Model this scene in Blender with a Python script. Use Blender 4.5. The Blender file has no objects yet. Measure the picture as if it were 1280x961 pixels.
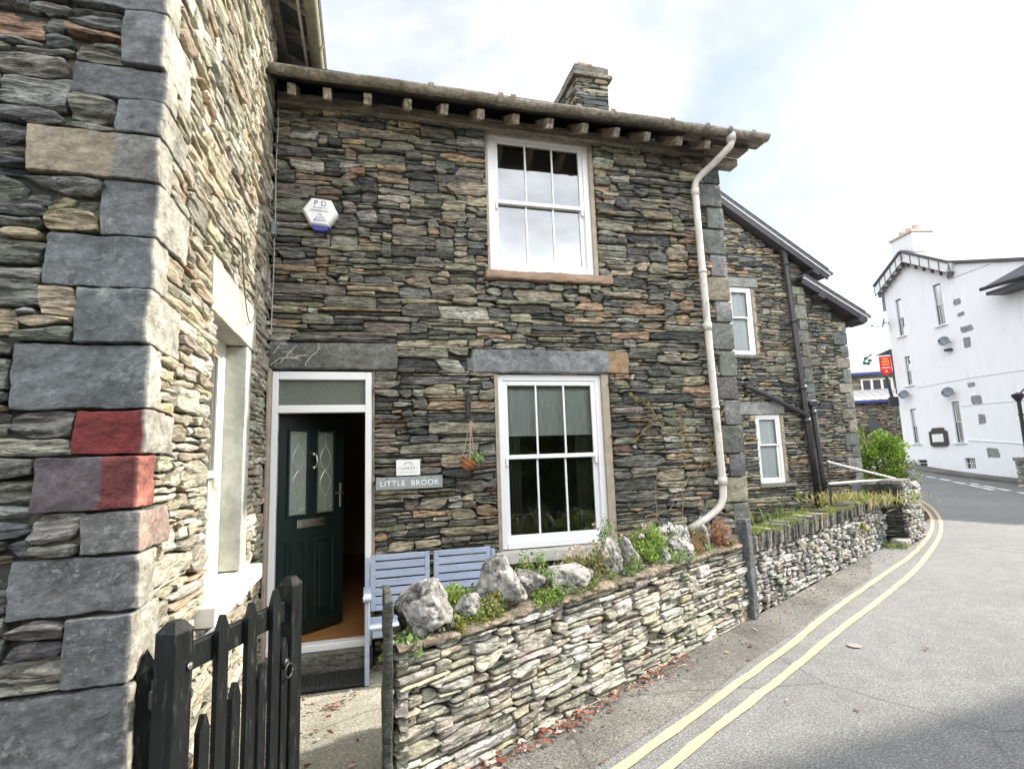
import bpy, math, random
import numpy as np
from mathutils import Matrix, Vector
R = math.radians
rng = np.random.default_rng(7)
random.seed(7)
sc = bpy.context.scene
COL = sc.collection

# ------------------------------------------------------------------ noise
def _h(i, j, k, s):
    n = (i.astype(np.int64)*374761393 + j.astype(np.int64)*668265263 + k.astype(np.int64)*2147483647 + s*974634777) & 0xffffffff
    n = ((n ^ (n >> 13)) * 1274126177) & 0xffffffff
    n = ((n ^ (n >> 16)) * 2246822519) & 0xffffffff
    return ((n ^ (n >> 15)) & 0xffffff) / float(0xffffff)
def vnoise(p, s=0):
    p = np.asarray(p, float); f = np.floor(p); t = p - f; t = t*t*(3-2*t)
    i, j, k = f[..., 0], f[..., 1], f[..., 2]
    a = 0
    for dx in (0, 1):
        for dy in (0, 1):
            for dz in (0, 1):
                w = (t[..., 0] if dx else 1-t[..., 0])*(t[..., 1] if dy else 1-t[..., 1])*(t[..., 2] if dz else 1-t[..., 2])
                a = a + w*_h(i+dx, j+dy, k+dz, s)
    return a*2-1
def fbm(p, s=0, o=3):
    p = np.asarray(p, float); a = 0; w = 1.0; tot = 0
    for q in range(o):
        a = a + w*vnoise(p*(2.03**q), s+q*17); tot += w; w *= .5
    return a/tot

# ------------------------------------------------------------------ mesh gathering
class G:
    def __init__(s): s.v = []; s.f = []; s.c = []; s.n = 0
    def add(s, v, f, col=(1, 1, 1)):
        v = np.asarray(v, float).reshape(-1, 3)
        s.v.append(v)
        if isinstance(f, np.ndarray): s.f.extend((f+s.n).tolist())
        else: s.f.extend([tuple(int(i)+s.n for i in q) for q in f])
        c = np.asarray(col, float)
        if c.ndim == 1: c = np.tile(c[:3], (len(v), 1))
        s.c.append(c); s.n += len(v)
        return s
    def grid(s, P, col=(1, 1, 1), wrap=False):
        a, b = P.shape[:2]
        idx = np.arange(a*b).reshape(a, b)
        if wrap: idx = np.concatenate([idx, idx[:, :1]], 1)
        q = np.stack([idx[:-1, :-1], idx[:-1, 1:], idx[1:, 1:], idx[1:, :-1]], -1).reshape(-1, 4)
        return s.add(P.reshape(-1, 3), q, col)
    def box(s, lo, hi, col=(1, 1, 1), b=0.0):
        lo = np.minimum(lo, hi); hi2 = np.maximum(lo, hi); return s.obox((lo+np.maximum(hi2, hi))/2, np.eye(3), (np.maximum(hi2, hi)-lo)/2, col, b)
    def obox(s, c, ax, h, col=(1, 1, 1), b=0.0):
        c = np.asarray(c, float); ax = np.asarray(ax, float); h = np.asarray(h, float)
        if b <= 0:
            p = np.array([(x, y, z) for x in (-1, 1) for y in (-1, 1) for z in (-1, 1)])*h
            f = [(0, 1, 3, 2), (4, 6, 7, 5), (0, 4, 5, 1), (2, 3, 7, 6), (0, 2, 6, 4), (1, 5, 7, 3)]
            return s.add(p@ax+c, f, col)
        b = min(b, h.min()*.49)
        V = []; ix = {}
        for sx in (-1, 1):
            for sy in (-1, 1):
                for sz in (-1, 1):
                    for k in range(3):
                        q = np.array([sx, sy, sz])*(h-b); q[k] += (sx, sy, sz)[k]*b
                        ix[(sx, sy, sz, k)] = len(V); V.append(q)
        F = []
        for k in range(3):
            o = [m for m in range(3) if m != k]
            for sg in (-1, 1):
                ring = []
                for (p, q) in ((-1, -1), (1, -1), (1, 1), (-1, 1)):
                    t = [0, 0, 0]; t[k] = sg; t[o[0]] = p; t[o[1]] = q; ring.append(ix[(*t, k)])
                if (sg > 0) == (k == 1): ring = ring[::-1]
                F.append(tuple(ring))
        for k in range(3):           # edges along axis k
            o = [m for m in range(3) if m != k]
            for p in (-1, 1):
                for q in (-1, 1):
                    def T(z):
                        t = [0, 0, 0]; t[k] = z; t[o[0]] = p; t[o[1]] = q; return t
                    F.append((ix[(*T(-1), o[0])], ix[(*T(1), o[0])], ix[(*T(1), o[1])], ix[(*T(-1), o[1])]))
        for sx in (-1, 1):
            for sy in (-1, 1):
                for sz in (-1, 1): F.append(tuple(ix[(sx, sy, sz, k)] for k in range(3)))
        return s.add(np.array(V)@ax+c, F, col)
    def tube(s, pts, r, seg=8, col=(1, 1, 1), cap=True):
        pts = np.asarray(pts, float); n = len(pts); r = np.broadcast_to(np.asarray(r, float), (n,))
        t = np.gradient(pts, axis=0); t /= np.linalg.norm(t, axis=1)[:, None]+1e-9
        up = np.array([0, 0, 1.]) if abs(t[0][2]) < .9 else np.array([0, 1., 0])
        ring = []
        for i in range(n):
            u = np.cross(up, t[i]); u /= np.linalg.norm(u)+1e-9; w = np.cross(t[i], u); up = w
            a = np.linspace(0, 2*np.pi, seg, endpoint=False)
            ring.append(pts[i]+r[i]*(np.cos(a)[:, None]*u+np.sin(a)[:, None]*w))
        n0 = s.n
        s.grid(np.array(ring), col, wrap=True)
        if cap:
            s.f.append(tuple(range(n0+seg-1, n0-1, -1))); s.f.append(tuple(range(n0+(n-1)*seg, n0+n*seg)))
        return s
    def lathe(s, prof, c, seg=16, col=(1, 1, 1), axis=None):
        a = np.linspace(0, 2*np.pi, seg, endpoint=False)
        P = np.array([[(r*np.cos(t), r*np.sin(t), z) for t in a] for r, z in prof])
        if axis is not None: P = P@np.asarray(axis)
        return s.grid(P+np.asarray(c), col, wrap=True)
    def prism(s, poly, O, U, V, N, d0, d1, col=(1, 1, 1)):
        O, U, V, N = map(lambda a: np.asarray(a, float), (O, U, V, N)); n = len(poly)
        A = np.array([O+U*x+V*y+N*d0 for x, y in poly]); B = np.array([O+U*x+V*y+N*d1 for x, y in poly])
        F = [tuple(range(n))[::-1], tuple(range(n, 2*n))]+[(i, (i+1) % n, n+(i+1) % n, n+i) for i in range(n)]
        return s.add(np.concatenate([A, B]), F, col)
    def build(s, name, m, parent=None, smooth=False, base=None):
        me = bpy.data.meshes.new(name)
        V = np.concatenate(s.v)
        if base is not None: V = V-np.asarray(base, float)
        me.from_pydata(V.tolist(), [], s.f)
        ca = me.color_attributes.new('tint', 'FLOAT_COLOR', 'POINT')
        C4 = np.ones((len(V), 4), np.float32); C4[:, :3] = np.concatenate(s.c)
        ca.data.foreach_set('color', C4.ravel())
        if smooth: me.polygons.foreach_set('use_smooth', np.ones(len(me.polygons), bool))
        me.materials.append(m); me.update()
        o = bpy.data.objects.new(name, me); COL.objects.link(o)
        if base is not None: o.location = base
        if parent is not None: par(o, parent)
        return o
def origin_of(p):
    v = Vector((0, 0, 0)); 
    while p is not None: v += p.location+p.matrix_parent_inverse.translation; p = p.parent
    return v
def par(o, p):
    o.parent = p; o.matrix_parent_inverse = Matrix.Translation(-origin_of(p))
def tag(o, label=None, cat=None, group=None, kind=None):
    if label: o['label'] = label
    if cat: o['category'] = cat
    if group: o['group'] = group
    if kind: o['kind'] = kind
    return o
def thing(name, label, cat, loc=(0, 0, 0), group=None):
    o = bpy.data.objects.new(name, None); COL.objects.link(o); o.location = loc; o.empty_display_size = .1
    return tag(o, label, cat, group)
def text(body, size, O, U, V, m, parent, name='lettering', ext=.001, align='CENTER', sx=1.0, space=1.0):
    cu = bpy.data.curves.new(name, 'FONT'); cu.body = body; cu.size = size; cu.extrude = ext
    cu.align_x = align; cu.align_y = 'CENTER'; cu.space_character = space
    cu.materials.append(m)
    tmp = bpy.data.objects.new(name, cu); COL.objects.link(tmp); bpy.context.view_layer.update()
    me = bpy.data.meshes.new_from_object(tmp.evaluated_get(bpy.context.evaluated_depsgraph_get())); bpy.data.objects.remove(tmp); bpy.data.curves.remove(cu)
    me.name = name
    if not me.materials: me.materials.append(m)
    o = bpy.data.objects.new(name, me); COL.objects.link(o)
    U = Vector(U).normalized(); V = Vector(V).normalized(); N = U.cross(V)
    M = Matrix((U*sx, V, N)).transposed().to_4x4(); M.translation = Vector(O)
    o.parent = parent; o.matrix_parent_inverse = Matrix.Translation(-origin_of(parent)); o.matrix_basis = M
    return o

# ------------------------------------------------------------------ materials
def newmat(name):
    m = bpy.data.materials.new(name); m.use_nodes = True
    nt = m.node_tree; nt.nodes.clear()
    out = nt.nodes.new('ShaderNodeOutputMaterial'); b = nt.nodes.new('ShaderNodeBsdfPrincipled')
    nt.links.new(b.outputs[0], out.inputs[0])
    return m, nt, b
class N:
    def __init__(s, nt): s.nt = nt
    def n(s, t, **k):
        x = s.nt.nodes.new(t)
        for a, v in k.items(): setattr(x, a, v)
        return x
    def link(s, a, b): s.nt.links.new(a, b)
    def coord(s, scale=(1, 1, 1)):
        tc = s.n('ShaderNodeNewGeometry'); mp = s.n('ShaderNodeMapping'); mp.inputs['Scale'].default_value = scale
        s.link(tc.outputs['Position'], mp.inputs[0]); return mp.outputs[0]
    def noise(s, co, sc_, det=4, rough=.6, dist=0):
        x = s.n('ShaderNodeTexNoise'); x.inputs['Scale'].default_value = sc_; x.inputs['Detail'].default_value = det
        x.inputs['Roughness'].default_value = rough; x.inputs['Distortion'].default_value = dist
        s.link(co, x.inputs['Vector']); return x.outputs[0]
    def ramp(s, fac, stops):
        x = s.n('ShaderNodeValToRGB'); el = x.color_ramp.elements
        while len(el) < len(stops): el.new(.5)
        for e, (p, c) in zip(el, stops):
            e.position = p; e.color = (*c, 1) if hasattr(c, '__len__') else (c, c, c, 1)
        s.link(fac, x.inputs[0]); return x.outputs[0]
    def mix(s, fac, a, b, mode='MIX'):
        x = s.n('ShaderNodeMix', data_type='RGBA', blend_type=mode)
        for i, v in ((0, fac), (6, a), (7, b)):
            if hasattr(v, 'node'): s.link(v, x.inputs[i])
            else: x.inputs[i].default_value = v if i == 0 else ((*v, 1) if len(v) == 3 else v)
        return x.outputs[2]
    def math(s, op, a, b=0.0):
        x = s.n('ShaderNodeMath', operation=op)
        for i, v in ((0, a), (1, b)):
            if hasattr(v, 'node'): s.link(v, x.inputs[i])
            else: x.inputs[i].default_value = v
        return x.outputs[0]
    def bump(s, b, hgt, st, dist=.01, prev=None):
        x = s.n('ShaderNodeBump'); x.inputs['Strength'].default_value = st; x.inputs['Distance'].default_value = dist
        s.link(hgt, x.inputs['Height'])
        if prev is not None: s.link(prev, x.inputs['Normal'])
        s.link(x.outputs[0], b.inputs['Normal']); return x.outputs[0]
    def tint(s):
        x = s.n('ShaderNodeAttribute', attribute_name='tint'); return x.outputs['Color']

def stone_mat(name, stretch=(1, 1, 5), lichen=.35, var=(.62, 1.35), rust=.25, bump=.6, scale=9, lich_col=(.42, .42, .38), rough=.82, moss=0, crack=.62, mot=.26, base=None):
    m, nt, b = newmat(name); k = N(nt)
    c = k.tint() if base is None else base; st = k.coord(stretch); iso = k.coord()
    n1 = k.noise(st, scale, 6, .65)
    c = k.mix(1, c, k.ramp(n1, [(.38, var[0]), (.62, var[1])]), 'MULTIPLY')
    n1b = k.noise(iso, 26, 5, .75); c = k.mix(1, c, k.ramp(n1b, [(.36, 1-mot), (.64, 1+mot)]), 'MULTIPLY')
    n2 = k.noise(iso, 1.1, 3); c = k.mix(1, c, k.ramp(n2, [(.36, .8), (.64, 1.2)]), 'MULTIPLY')
    if crack:
        nc = k.noise(k.coord((stretch[0]*.8, stretch[1]*.8, 1+(stretch[2]-1)*1.3)), 5.5, 5, .55, .6)
        cr = k.ramp(nc, [(.470, 0.), (.497, 1.), (.503, 1.), (.530, 0.)]); c = k.mix(k.math('MULTIPLY', cr, crack), c, (.022, .022, .02))
    if rust:
        n3 = k.noise(st, 4.5, 5, .6, .4); c = k.mix(k.math('MULTIPLY', k.ramp(n3, [(.6, 0.), (.74, 1.)]), rust), c, (.30, .17, .075))
    if lichen:
        n4 = k.noise(iso, 34, 4, .7); n5 = k.noise(iso, 4, 3)
        f = k.math('MULTIPLY', k.ramp(n4, [(.55, 0.), (.62, 1.)]), k.ramp(n5, [(.42, 0.), (.62, lichen)]))
        c = k.mix(f, c, lich_col)
    if moss:
        n6 = k.noise(iso, 7, 5, .7); c = k.mix(k.math('MULTIPLY', k.ramp(n6, [(.52, 0.), (.66, 1.)]), moss), c, (.085, .095, .035))
    k.link(c, b.inputs['Base Color']); b.inputs['Roughness'].default_value = rough; b.inputs['Specular IOR Level'].default_value = .35
    f1 = k.noise(k.coord((stretch[0], stretch[1], 1+(stretch[2]-1)*.9)), 16, 8, .72)
    if crack: f1 = k.math('SUBTRACT', f1, k.math('MULTIPLY', cr, .5))
    p = k.bump(b, f1, min(1, bump*1.3), .03); f2 = k.noise(iso, 85, 6, .75); k.bump(b, f2, min(1, bump*1.1), .010, p)
    return m
def plain(name, col, rough=.5, var=.12, scale=6, bump=0.0, bscale=60, metal=0.0, spec=.5, dirt=None, stretch=(1, 1, 1), dscale=5, dthr=(.5, .68)):
    m, nt, b = newmat(name); k = N(nt); iso = k.coord(stretch)
    n1 = k.noise(iso, scale, 5, .65)
    c = k.mix(1, col, k.ramp(n1, [(.3, 1-var), (.7, 1+var)]), 'MULTIPLY')
    if dirt: c = k.mix(k.ramp(k.noise(iso, dscale, 6, .7), [(dthr[0], 0.), (dthr[1], 1.)]), c, dirt)
    k.link(c, b.inputs['Base Color']); b.inputs['Roughness'].default_value = rough
    b.inputs['Metallic'].default_value = metal; b.inputs['Specular IOR Level'].default_value = spec
    if bump: k.bump(b, k.noise(iso, bscale, 5, .7), bump, .006)
    return m
def tinted(name, rough=.6, var=.15, scale=30, spec=.3, trans=0.0):
    m, nt, b = newmat(name); k = N(nt)
    c = k.mix(1, k.tint(), k.ramp(k.noise(k.coord(), scale, 3), [(.3, 1-var), (.7, 1+var)]), 'MULTIPLY')
    k.link(c, b.inputs['Base Color']); b.inputs['Roughness'].default_value = rough; b.inputs['Specular IOR Level'].default_value = spec
    if trans:
        tr = k.n('ShaderNodeBsdfTranslucent'); k.link(c, tr.inputs[0]); mx = k.n('ShaderNodeMixShader'); mx.inputs[0].default_value = trans
        k.link(b.outputs[0], mx.inputs[1]); k.link(tr.outputs[0], mx.inputs[2])
        k.link(mx.outputs[0], [n for n in nt.nodes if n.type == 'OUTPUT_MATERIAL'][0].inputs[0])
    return m
def glass_mat(name, refl=.16, ior=1.9, tint=(.9, .93, .92), rough=0.0, wav=.0):
    m = bpy.data.materials.new(name); m.use_nodes = True; nt = m.node_tree; nt.nodes.clear(); k = N(nt)
    out = k.n('ShaderNodeOutputMaterial'); gl = k.n('ShaderNodeBsdfGlossy'); gl.inputs['Roughness'].default_value = rough
    tr = k.n('ShaderNodeBsdfTransparent'); tr.inputs[0].default_value = (*tint, 1)
    fr = k.n('ShaderNodeFresnel'); fr.inputs[0].default_value = ior
    mx = k.n('ShaderNodeMixShader'); k.link(k.math('MINIMUM', k.math('ADD', fr.outputs[0], refl), 1.0), mx.inputs[0])
    k.link(tr.outputs[0], mx.inputs[1]); k.link(gl.outputs[0], mx.inputs[2]); k.link(mx.outputs[0], out.inputs[0])
    if wav:
        bp = k.n('ShaderNodeBump'); bp.inputs['Strength'].default_value = wav; bp.inputs['Distance'].default_value = .01
        k.link(k.noise(k.coord(), 1.6, 2), bp.inputs['Height']); k.link(bp.outputs[0], gl.inputs['Normal'])
    return m

M = {}
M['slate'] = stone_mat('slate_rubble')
M['slate_pale'] = stone_mat('slate_rubble_pale', crack=.22, mot=.13, lichen=.2, var=(.86, 1.12), rust=.2, lich_col=(.55, .54, .48))  # slate copy brightened for the sunlit wall; chimney and hall also use it
M['quoin'] = stone_mat('dressed_slate', crack=.0, stretch=(1.2, 1.2, 1.6), lichen=.95, var=(.72, 1.3), rust=.12, bump=.8, scale=5, lich_col=(.36, .37, .36))
M['wallstone'] = stone_mat('garden_wall_stone', crack=.35, stretch=(1, 1, 2.5), lichen=.4, var=(.75, 1.2), rust=.18, bump=.6, lich_col=(.5, .5, .46), moss=.25)
M['limestone'] = stone_mat('limestone_rock', crack=.35, stretch=(1, 1, 1), lichen=.5, var=(.45, 1.25), rust=.05, bump=.9, scale=11, lich_col=(.52, .51, .47))
M['mortar'] = plain('dark_joint', (.035, .034, .03), .95, .3, 20)
M['mortar_pale'] = plain('sunlit_joint', (.085, .075, .05), .95, .3, 20)  # joints lightened in colour to carry the sun on the side wall
M['upvc'] = plain('white_frame', (.80, .80, .80), .35, .02, 3)
M['cream_paint'] = plain('cream_painted_wood', (.82, .80, .72), .45, .04, 4)
M['sandstone'] = plain('red_sandstone', (.33, .225, .155), .85, .3, 9, .6, 50, dirt=(.13, .12, .09), stretch=(.4, 1, 1.6))
M['concrete_sill'] = plain('pale_sill', (.52, .50, .45), .85, .12, 7, .35, 70, dirt=(.3, .28, .23), dthr=(.6, .8))
M['white_sill'] = plain('white_painted_sill', (.70, .68, .62), .6, .05, 9, .1, 90)
M['render_strip'] = plain('tan_reveal_mortar', (.36, .30, .23), .9, .2, 10, .4, 60)
M['gutter'] = stone_mat('lichened_gutter', crack=0, mot=.4, stretch=(.5, 1, 1), lichen=.7, var=(.6, 1.3), rust=.35, bump=.7, moss=.5, base=(.235, .205, .165), lich_col=(.42, .42, .36))
M['gutter_lit'] = plain('mossy_gutter', (.25, .25, .15), .8, .3, 9, .4, 60)
M['oldwood'] = stone_mat('weathered_timber', crack=.3, mot=.25, stretch=(.3, 2, 4), lichen=.4, var=(.6, 1.3), rust=.15, bump=.5, moss=.2, base=(.26, .23, .185), lich_col=(.42, .41, .36))
M['darkwood'] = plain('dark_soffit_board', (.06, .05, .04), .9, .3, 10)
M['rafter'] = stone_mat('pale_rafter_end', crack=.3, mot=.35, stretch=(2, .5, 2), lichen=.6, var=(.55, 1.35), rust=.5, bump=.6, base=(.36, .31, .245), lich_col=(.52, .5, .46))
M['pipe'] = plain('offwhite_pipe_paint', (.55, .515, .465), .55, .16, 9, .25, 50, dirt=(.30, .26, .21), dthr=(.55, .68), dscale=11, stretch=(1.5, 1.5, .5))
M['blackpaint'] = plain('black_gate_paint', (.008, .0095, .0095), .5, .45, 16, .45, 45, spec=.2, dirt=(.055, .058, .052), dthr=(.56, .72), dscale=26, stretch=(1.6, 1.6, .35))
M['blackpipe'] = plain('black_iron_pipe', (.028, .027, .032), .4, .25, 8)
M['barge'] = plain('grey_black_bargeboard', (.045, .042, .05), .45, .2, 8)
M['roofslate'] = plain('roof_slate', (.095, .09, .10), .6, .3, 14, .5, 30)
M['door'] = plain('dark_green_door', (.008, .017, .015), .28, .15, 6)
M['steel'] = plain('brushed_steel', (.62, .60, .55), .3, .05, 20, metal=1.0)
M['brasslead'] = plain('leaded_came', (.62, .60, .52), .35, .05, 20, metal=.6)
M['bench'] = plain('blue_grey_paint', (.37, .425, .54), .55, .16, 10, .3, 60, dirt=(.20, .235, .31), dthr=(.56, .74), stretch=(.5, 2, 2))
M['terracotta'] = plain('terracotta', (.50, .17, .06), .8, .15, 18, .2)
M['rope'] = plain('jute_twine', (.50, .36, .26), .9, .15, 50)
M['blue'] = plain('blue_print', (.025, .035, .25), .5, .05)
M['alarmwhite'] = plain('alarm_box_white', (.80, .80, .78), .45, .03)
M['greyprint'] = plain('grey_print', (.16, .17, .20), .6, .05)
M['slateplaque'] = plain('grey_slate_plaque', (.27, .30, .30), .7, .1, 12, .2, 60)
M['whitepaint'] = plain('white_letter_paint', (.85, .85, .85), .6, .03)
M['mat'] = plain('rubber_mat', (.02, .02, .02), .9, .3, 30, .6, 80)
M['woodfloor'] = plain('oak_floor', (.36, .17, .06), .35, .25, 5, stretch=(1, 6, 1))
M['plaster'] = plain('hall_plaster', (.55, .46, .28), .9, .08)
M['plaster_room'] = plain('room_plaster', (.55, .56, .50), .9, .1)
M['cloth_white'] = plain('white_curtain', (.70, .72, .72), .9, .06, 9)
M['blind'] = plain('grey_green_blind', (.84, .86, .80), .9, .15, 14, stretch=(6, 1, .4))
M['render_white'] = plain('white_rendered_wall', (.84, .84, .85), .85, .03, 3, .9, 7, dirt=(.66, .66, .65), dthr=(.56, .85), dscale=1.6, stretch=(1.5, 1.5, .4))
M['patchstone'] = plain('bare_grey_stone', (.25, .25, .25), .9, .3, 6, .6, 20)
M['red_sign'] = plain('red_sign_board', (.70, .015, .025), .45, .05)
M['yellow_sign'] = plain('gold_sign_letters', (.75, .5, .08), .5, .05)
M['dish'] = plain('grey_dish', (.17, .185, .21), .5, .05)
M['pot'] = plain('clay_chimney_pot', (.56, .45, .38), .8, .1)
M['hallroof'] = plain('pale_metal_roof', (.50, .48, .47), .6, .12, 2, stretch=(3, 3, .3))
M['bluefascia'] = plain('navy_fascia', (.03, .05, .22), .5, .05)
M['leaf'] = tinted('leaf', .55, .15, 60, .3, .3)
M['petal'] = tinted('petal', .7, .1, 60, .2, .2)
M['twig'] = plain('brown_twig', (.16, .11, .07), .9, .25, 20)
M['soil'] = plain('garden_soil', (.06, .045, .03), .95, .4, 14, .8, 30)
M['grass'] = tinted('grass_blade', .6, .15, 40, .3, .3)
M['root'] = plain('dry_root', (.62, .6, .54), .9, .1)
M['cable_grey'] = plain('pale_cable', (.42, .41, .36), .6, .1)
M['cable_dark'] = plain('dark_cable', (.10, .09, .07), .7, .1)
M['plainstone'] = stone_mat('smooth_pale_stone', crack=0, mot=.10, stretch=(1, 1, 1), lichen=.15, var=(.9, 1.1), rust=.05, bump=.3, lich_col=(.3, .31, .26))
M['redpaint'] = stone_mat('red_painted_slate', crack=0, stretch=(1.1, 1.1, 1.7), lichen=.12, var=(.7, 1.25), rust=0, bump=.8, scale=6, lich_col=(.3, .2, .2))
M['grey_metal'] = plain('galvanised_rail', (.72, .72, .70), .4, .05)
M['glass'] = glass_mat('window_glass', .13, 1.7, wav=.02)
M['glass_up'] = glass_mat('sky_window_glass', .21, 1.9, wav=.02)
M['glass_pale'] = glass_mat('far_glass', .02, 1.35)
# obscured (patterned) glass
m_, nt_, b_ = newmat('obscured_glass'); k_ = N(nt_)
b_.inputs['Base Color'].default_value = (.10, .115, .085, 1); b_.inputs['Roughness'].default_value = .16; b_.inputs['Specular IOR Level'].default_value = 1.0
k_.bump(b_, k_.noise(k_.coord((1, 1, 1)), 95, 3, .6), .8, .02); M['obscure'] = m_
m_, nt_, b_ = newmat('door_glass'); k_ = N(nt_)
b_.inputs['Base Color'].default_value = (.20, .23, .19, 1); b_.inputs['Roughness'].default_value = .2; b_.inputs['Specular IOR Level'].default_value = .9
k_.bump(b_, k_.noise(k_.coord(), 140, 3, .6), .5, .01); M['door_glass'] = m_

def asphalt(name, c0, c1, big=(.85, 1.12), bump=.5):
    m, nt, b = newmat(name); k = N(nt); iso = k.coord()
    sp = k.noise(iso, 260, 3, .8); sp2 = k.noise(iso, 75, 3, .75)
    f = k.math('ADD', k.math('MULTIPLY', sp, .45), k.math('MULTIPLY', sp2, .55))
    c = k.mix(k.ramp(f, [(.41, 0.), (.59, 1.)]), c0, c1)
    c = k.mix(k.ramp(k.noise(iso, 48, 3, .8), [(.60, 0.), (.66, .8)]), c, (c1[0]*1.5, c1[1]*1.48, c1[2]*1.45)); c = k.mix(k.ramp(k.noise(iso, 38, 4, .8), [(.33, .75), (.40, 0.)]), c, (c0[0]*.5, c0[1]*.5, c0[2]*.5))
    c = k.mix(1, c, k.ramp(k.noise(iso, .7, 5, .65), [(.36, big[0]), (.64, big[1])]), 'MULTIPLY')
    c = k.mix(1, c, k.ramp(k.noise(iso, 6, 4, .7), [(.38, .91), (.62, 1.08)]), 'MULTIPLY')
    vo = k.n('ShaderNodeTexVoronoi', feature='DISTANCE_TO_EDGE'); vo.inputs['Scale'].default_value = .55
    wob = k.n('ShaderNodeMix', data_type='RGBA'); wob.inputs[0].default_value = .12
    nz = k.n('ShaderNodeTexNoise'); nz.inputs['Scale'].default_value = 2.5; nz.inputs['Detail'].default_value = 5
    k.link(iso, nz.inputs['Vector']); k.link(iso, wob.inputs[6]); k.link(nz.outputs['Color'], wob.inputs[7]); k.link(wob.outputs[2], vo.inputs['Vector'])
    ck = k.math('MULTIPLY', k.ramp(vo.outputs['Distance'], [(.0, 1.), (.008, 0.)]), k.ramp(k.noise(iso, .35, 2), [(.5, 0.), (.6, .55)]))
    c = k.mix(ck, c, (c0[0]*.45, c0[1]*.45, c0[2]*.45))
    k.link(c, b.inputs['Base Color']); b.inputs['Roughness'].default_value = .9; b.inputs['Specular IOR Level'].default_value = .25
    p = k.bump(b, sp2, bump, .01); k.bump(b, sp, bump, .006, p)
    return m
M['asphalt'] = asphalt('road_asphalt', (.085, .086, .085), (.31, .31, .303), (.93, 1.07), .8)
M['asphalt_old'] = asphalt('verge_asphalt', (.075, .072, .062), (.29, .28, .255), (.62, 1.25), 1.0)
M['concrete'] = asphalt('path_concrete', (.18, .175, .14), (.42, .405, .335), (.75, 1.15), .4)
m_, nt_, b_ = newmat('yellow_line_paint'); k_ = N(nt_); co_ = k_.coord()
c_ = k_.mix(1, (.56, .43, .245), k_.ramp(k_.noise(co_, 9, 5, .7), [(.36, .8), (.64, 1.12)]), 'MULTIPLY')
c_ = k_.mix(k_.ramp(k_.noise(co_, 70, 6, .85), [(.53, 0.), (.64, .75)]), c_, (.20, .18, .14))
k_.link(c_, b_.inputs['Base Color']); b_.inputs['Roughness'].default_value = .8; k_.bump(b_, k_.noise(co_, 200, 3, .8), .4, .006); M['yellow'] = m_
m_, nt_, b_ = newmat('white_line_paint'); k_ = N(nt_); co_ = k_.coord()
c_ = k_.mix(k_.ramp(k_.noise(co_, 20, 4, .8), [(.55, 0.), (.72, .7)]), (.78, .78, .76), (.3, .3, .3))
k_.link(c_, b_.inputs['Base Color']); b_.inputs['Roughness'].default_value = .8; M['whiteline'] = m_

# ------------------------------------------------------------------ palettes (albedo)
P_COT = [((.235, .225, .175), 6), ((.16, .155, .132), 5), ((.28, .265, .205), 4.5), ((.34, .31, .225), 3.4), ((.185, .18, .165), 2.4), ((.43, .37, .265), 2.6), ((.43, .31, .20), 1.9), ((.43, .415, .35), 2), ((.29, .205, .14), 1.3), ((.085, .085, .08), 2.2)]
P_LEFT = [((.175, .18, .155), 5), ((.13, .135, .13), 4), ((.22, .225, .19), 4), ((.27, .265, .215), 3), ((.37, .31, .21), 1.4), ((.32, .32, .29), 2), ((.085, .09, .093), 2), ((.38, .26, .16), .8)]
P_LIT = [((.55, .51, .40), 5), ((.62, .585, .48), 6), ((.47, .43, .32), 3), ((.58, .49, .34), 1.6), ((.38, .35, .27), 1.2), ((.52, .39, .25), .6)]  # same house stone, lightened to carry the sunlight on its side wall
P_GARDEN = [((.40, .375, .31), 5), ((.47, .45, .39), 4), ((.33, .31, .25), 3.5), ((.25, .24, .195), 1.5), ((.43, .37, .27), 2), ((.50, .48, .43), 2)]
P_GARDEN2 = [((.40, .39, .36), 5), ((.48, .47, .44), 4), ((.30, .29, .26), 3), ((.22, .21, .18), 2), ((.38, .33, .26), 1)]
P_SIDE = [((.23, .225, .18), 5), ((.16, .165, .15), 4), ((.30, .28, .21), 4), ((.38, .33, .24), 3), ((.42, .34, .235), 2), ((.35, .34, .285), 2.4), ((.40, .27, .17), 1.1), ((.09, .092, .09), 2)]
def pick(pal, rg):
    w = np.array([x[1] for x in pal], float); c = np.array(pal[rg.choice(len(pal), p=w/w.sum())][0])
    return np.clip(c*rg.uniform(.8, 1.22)*(1+rg.normal(0, .03, 3)), .01, .9)

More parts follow.
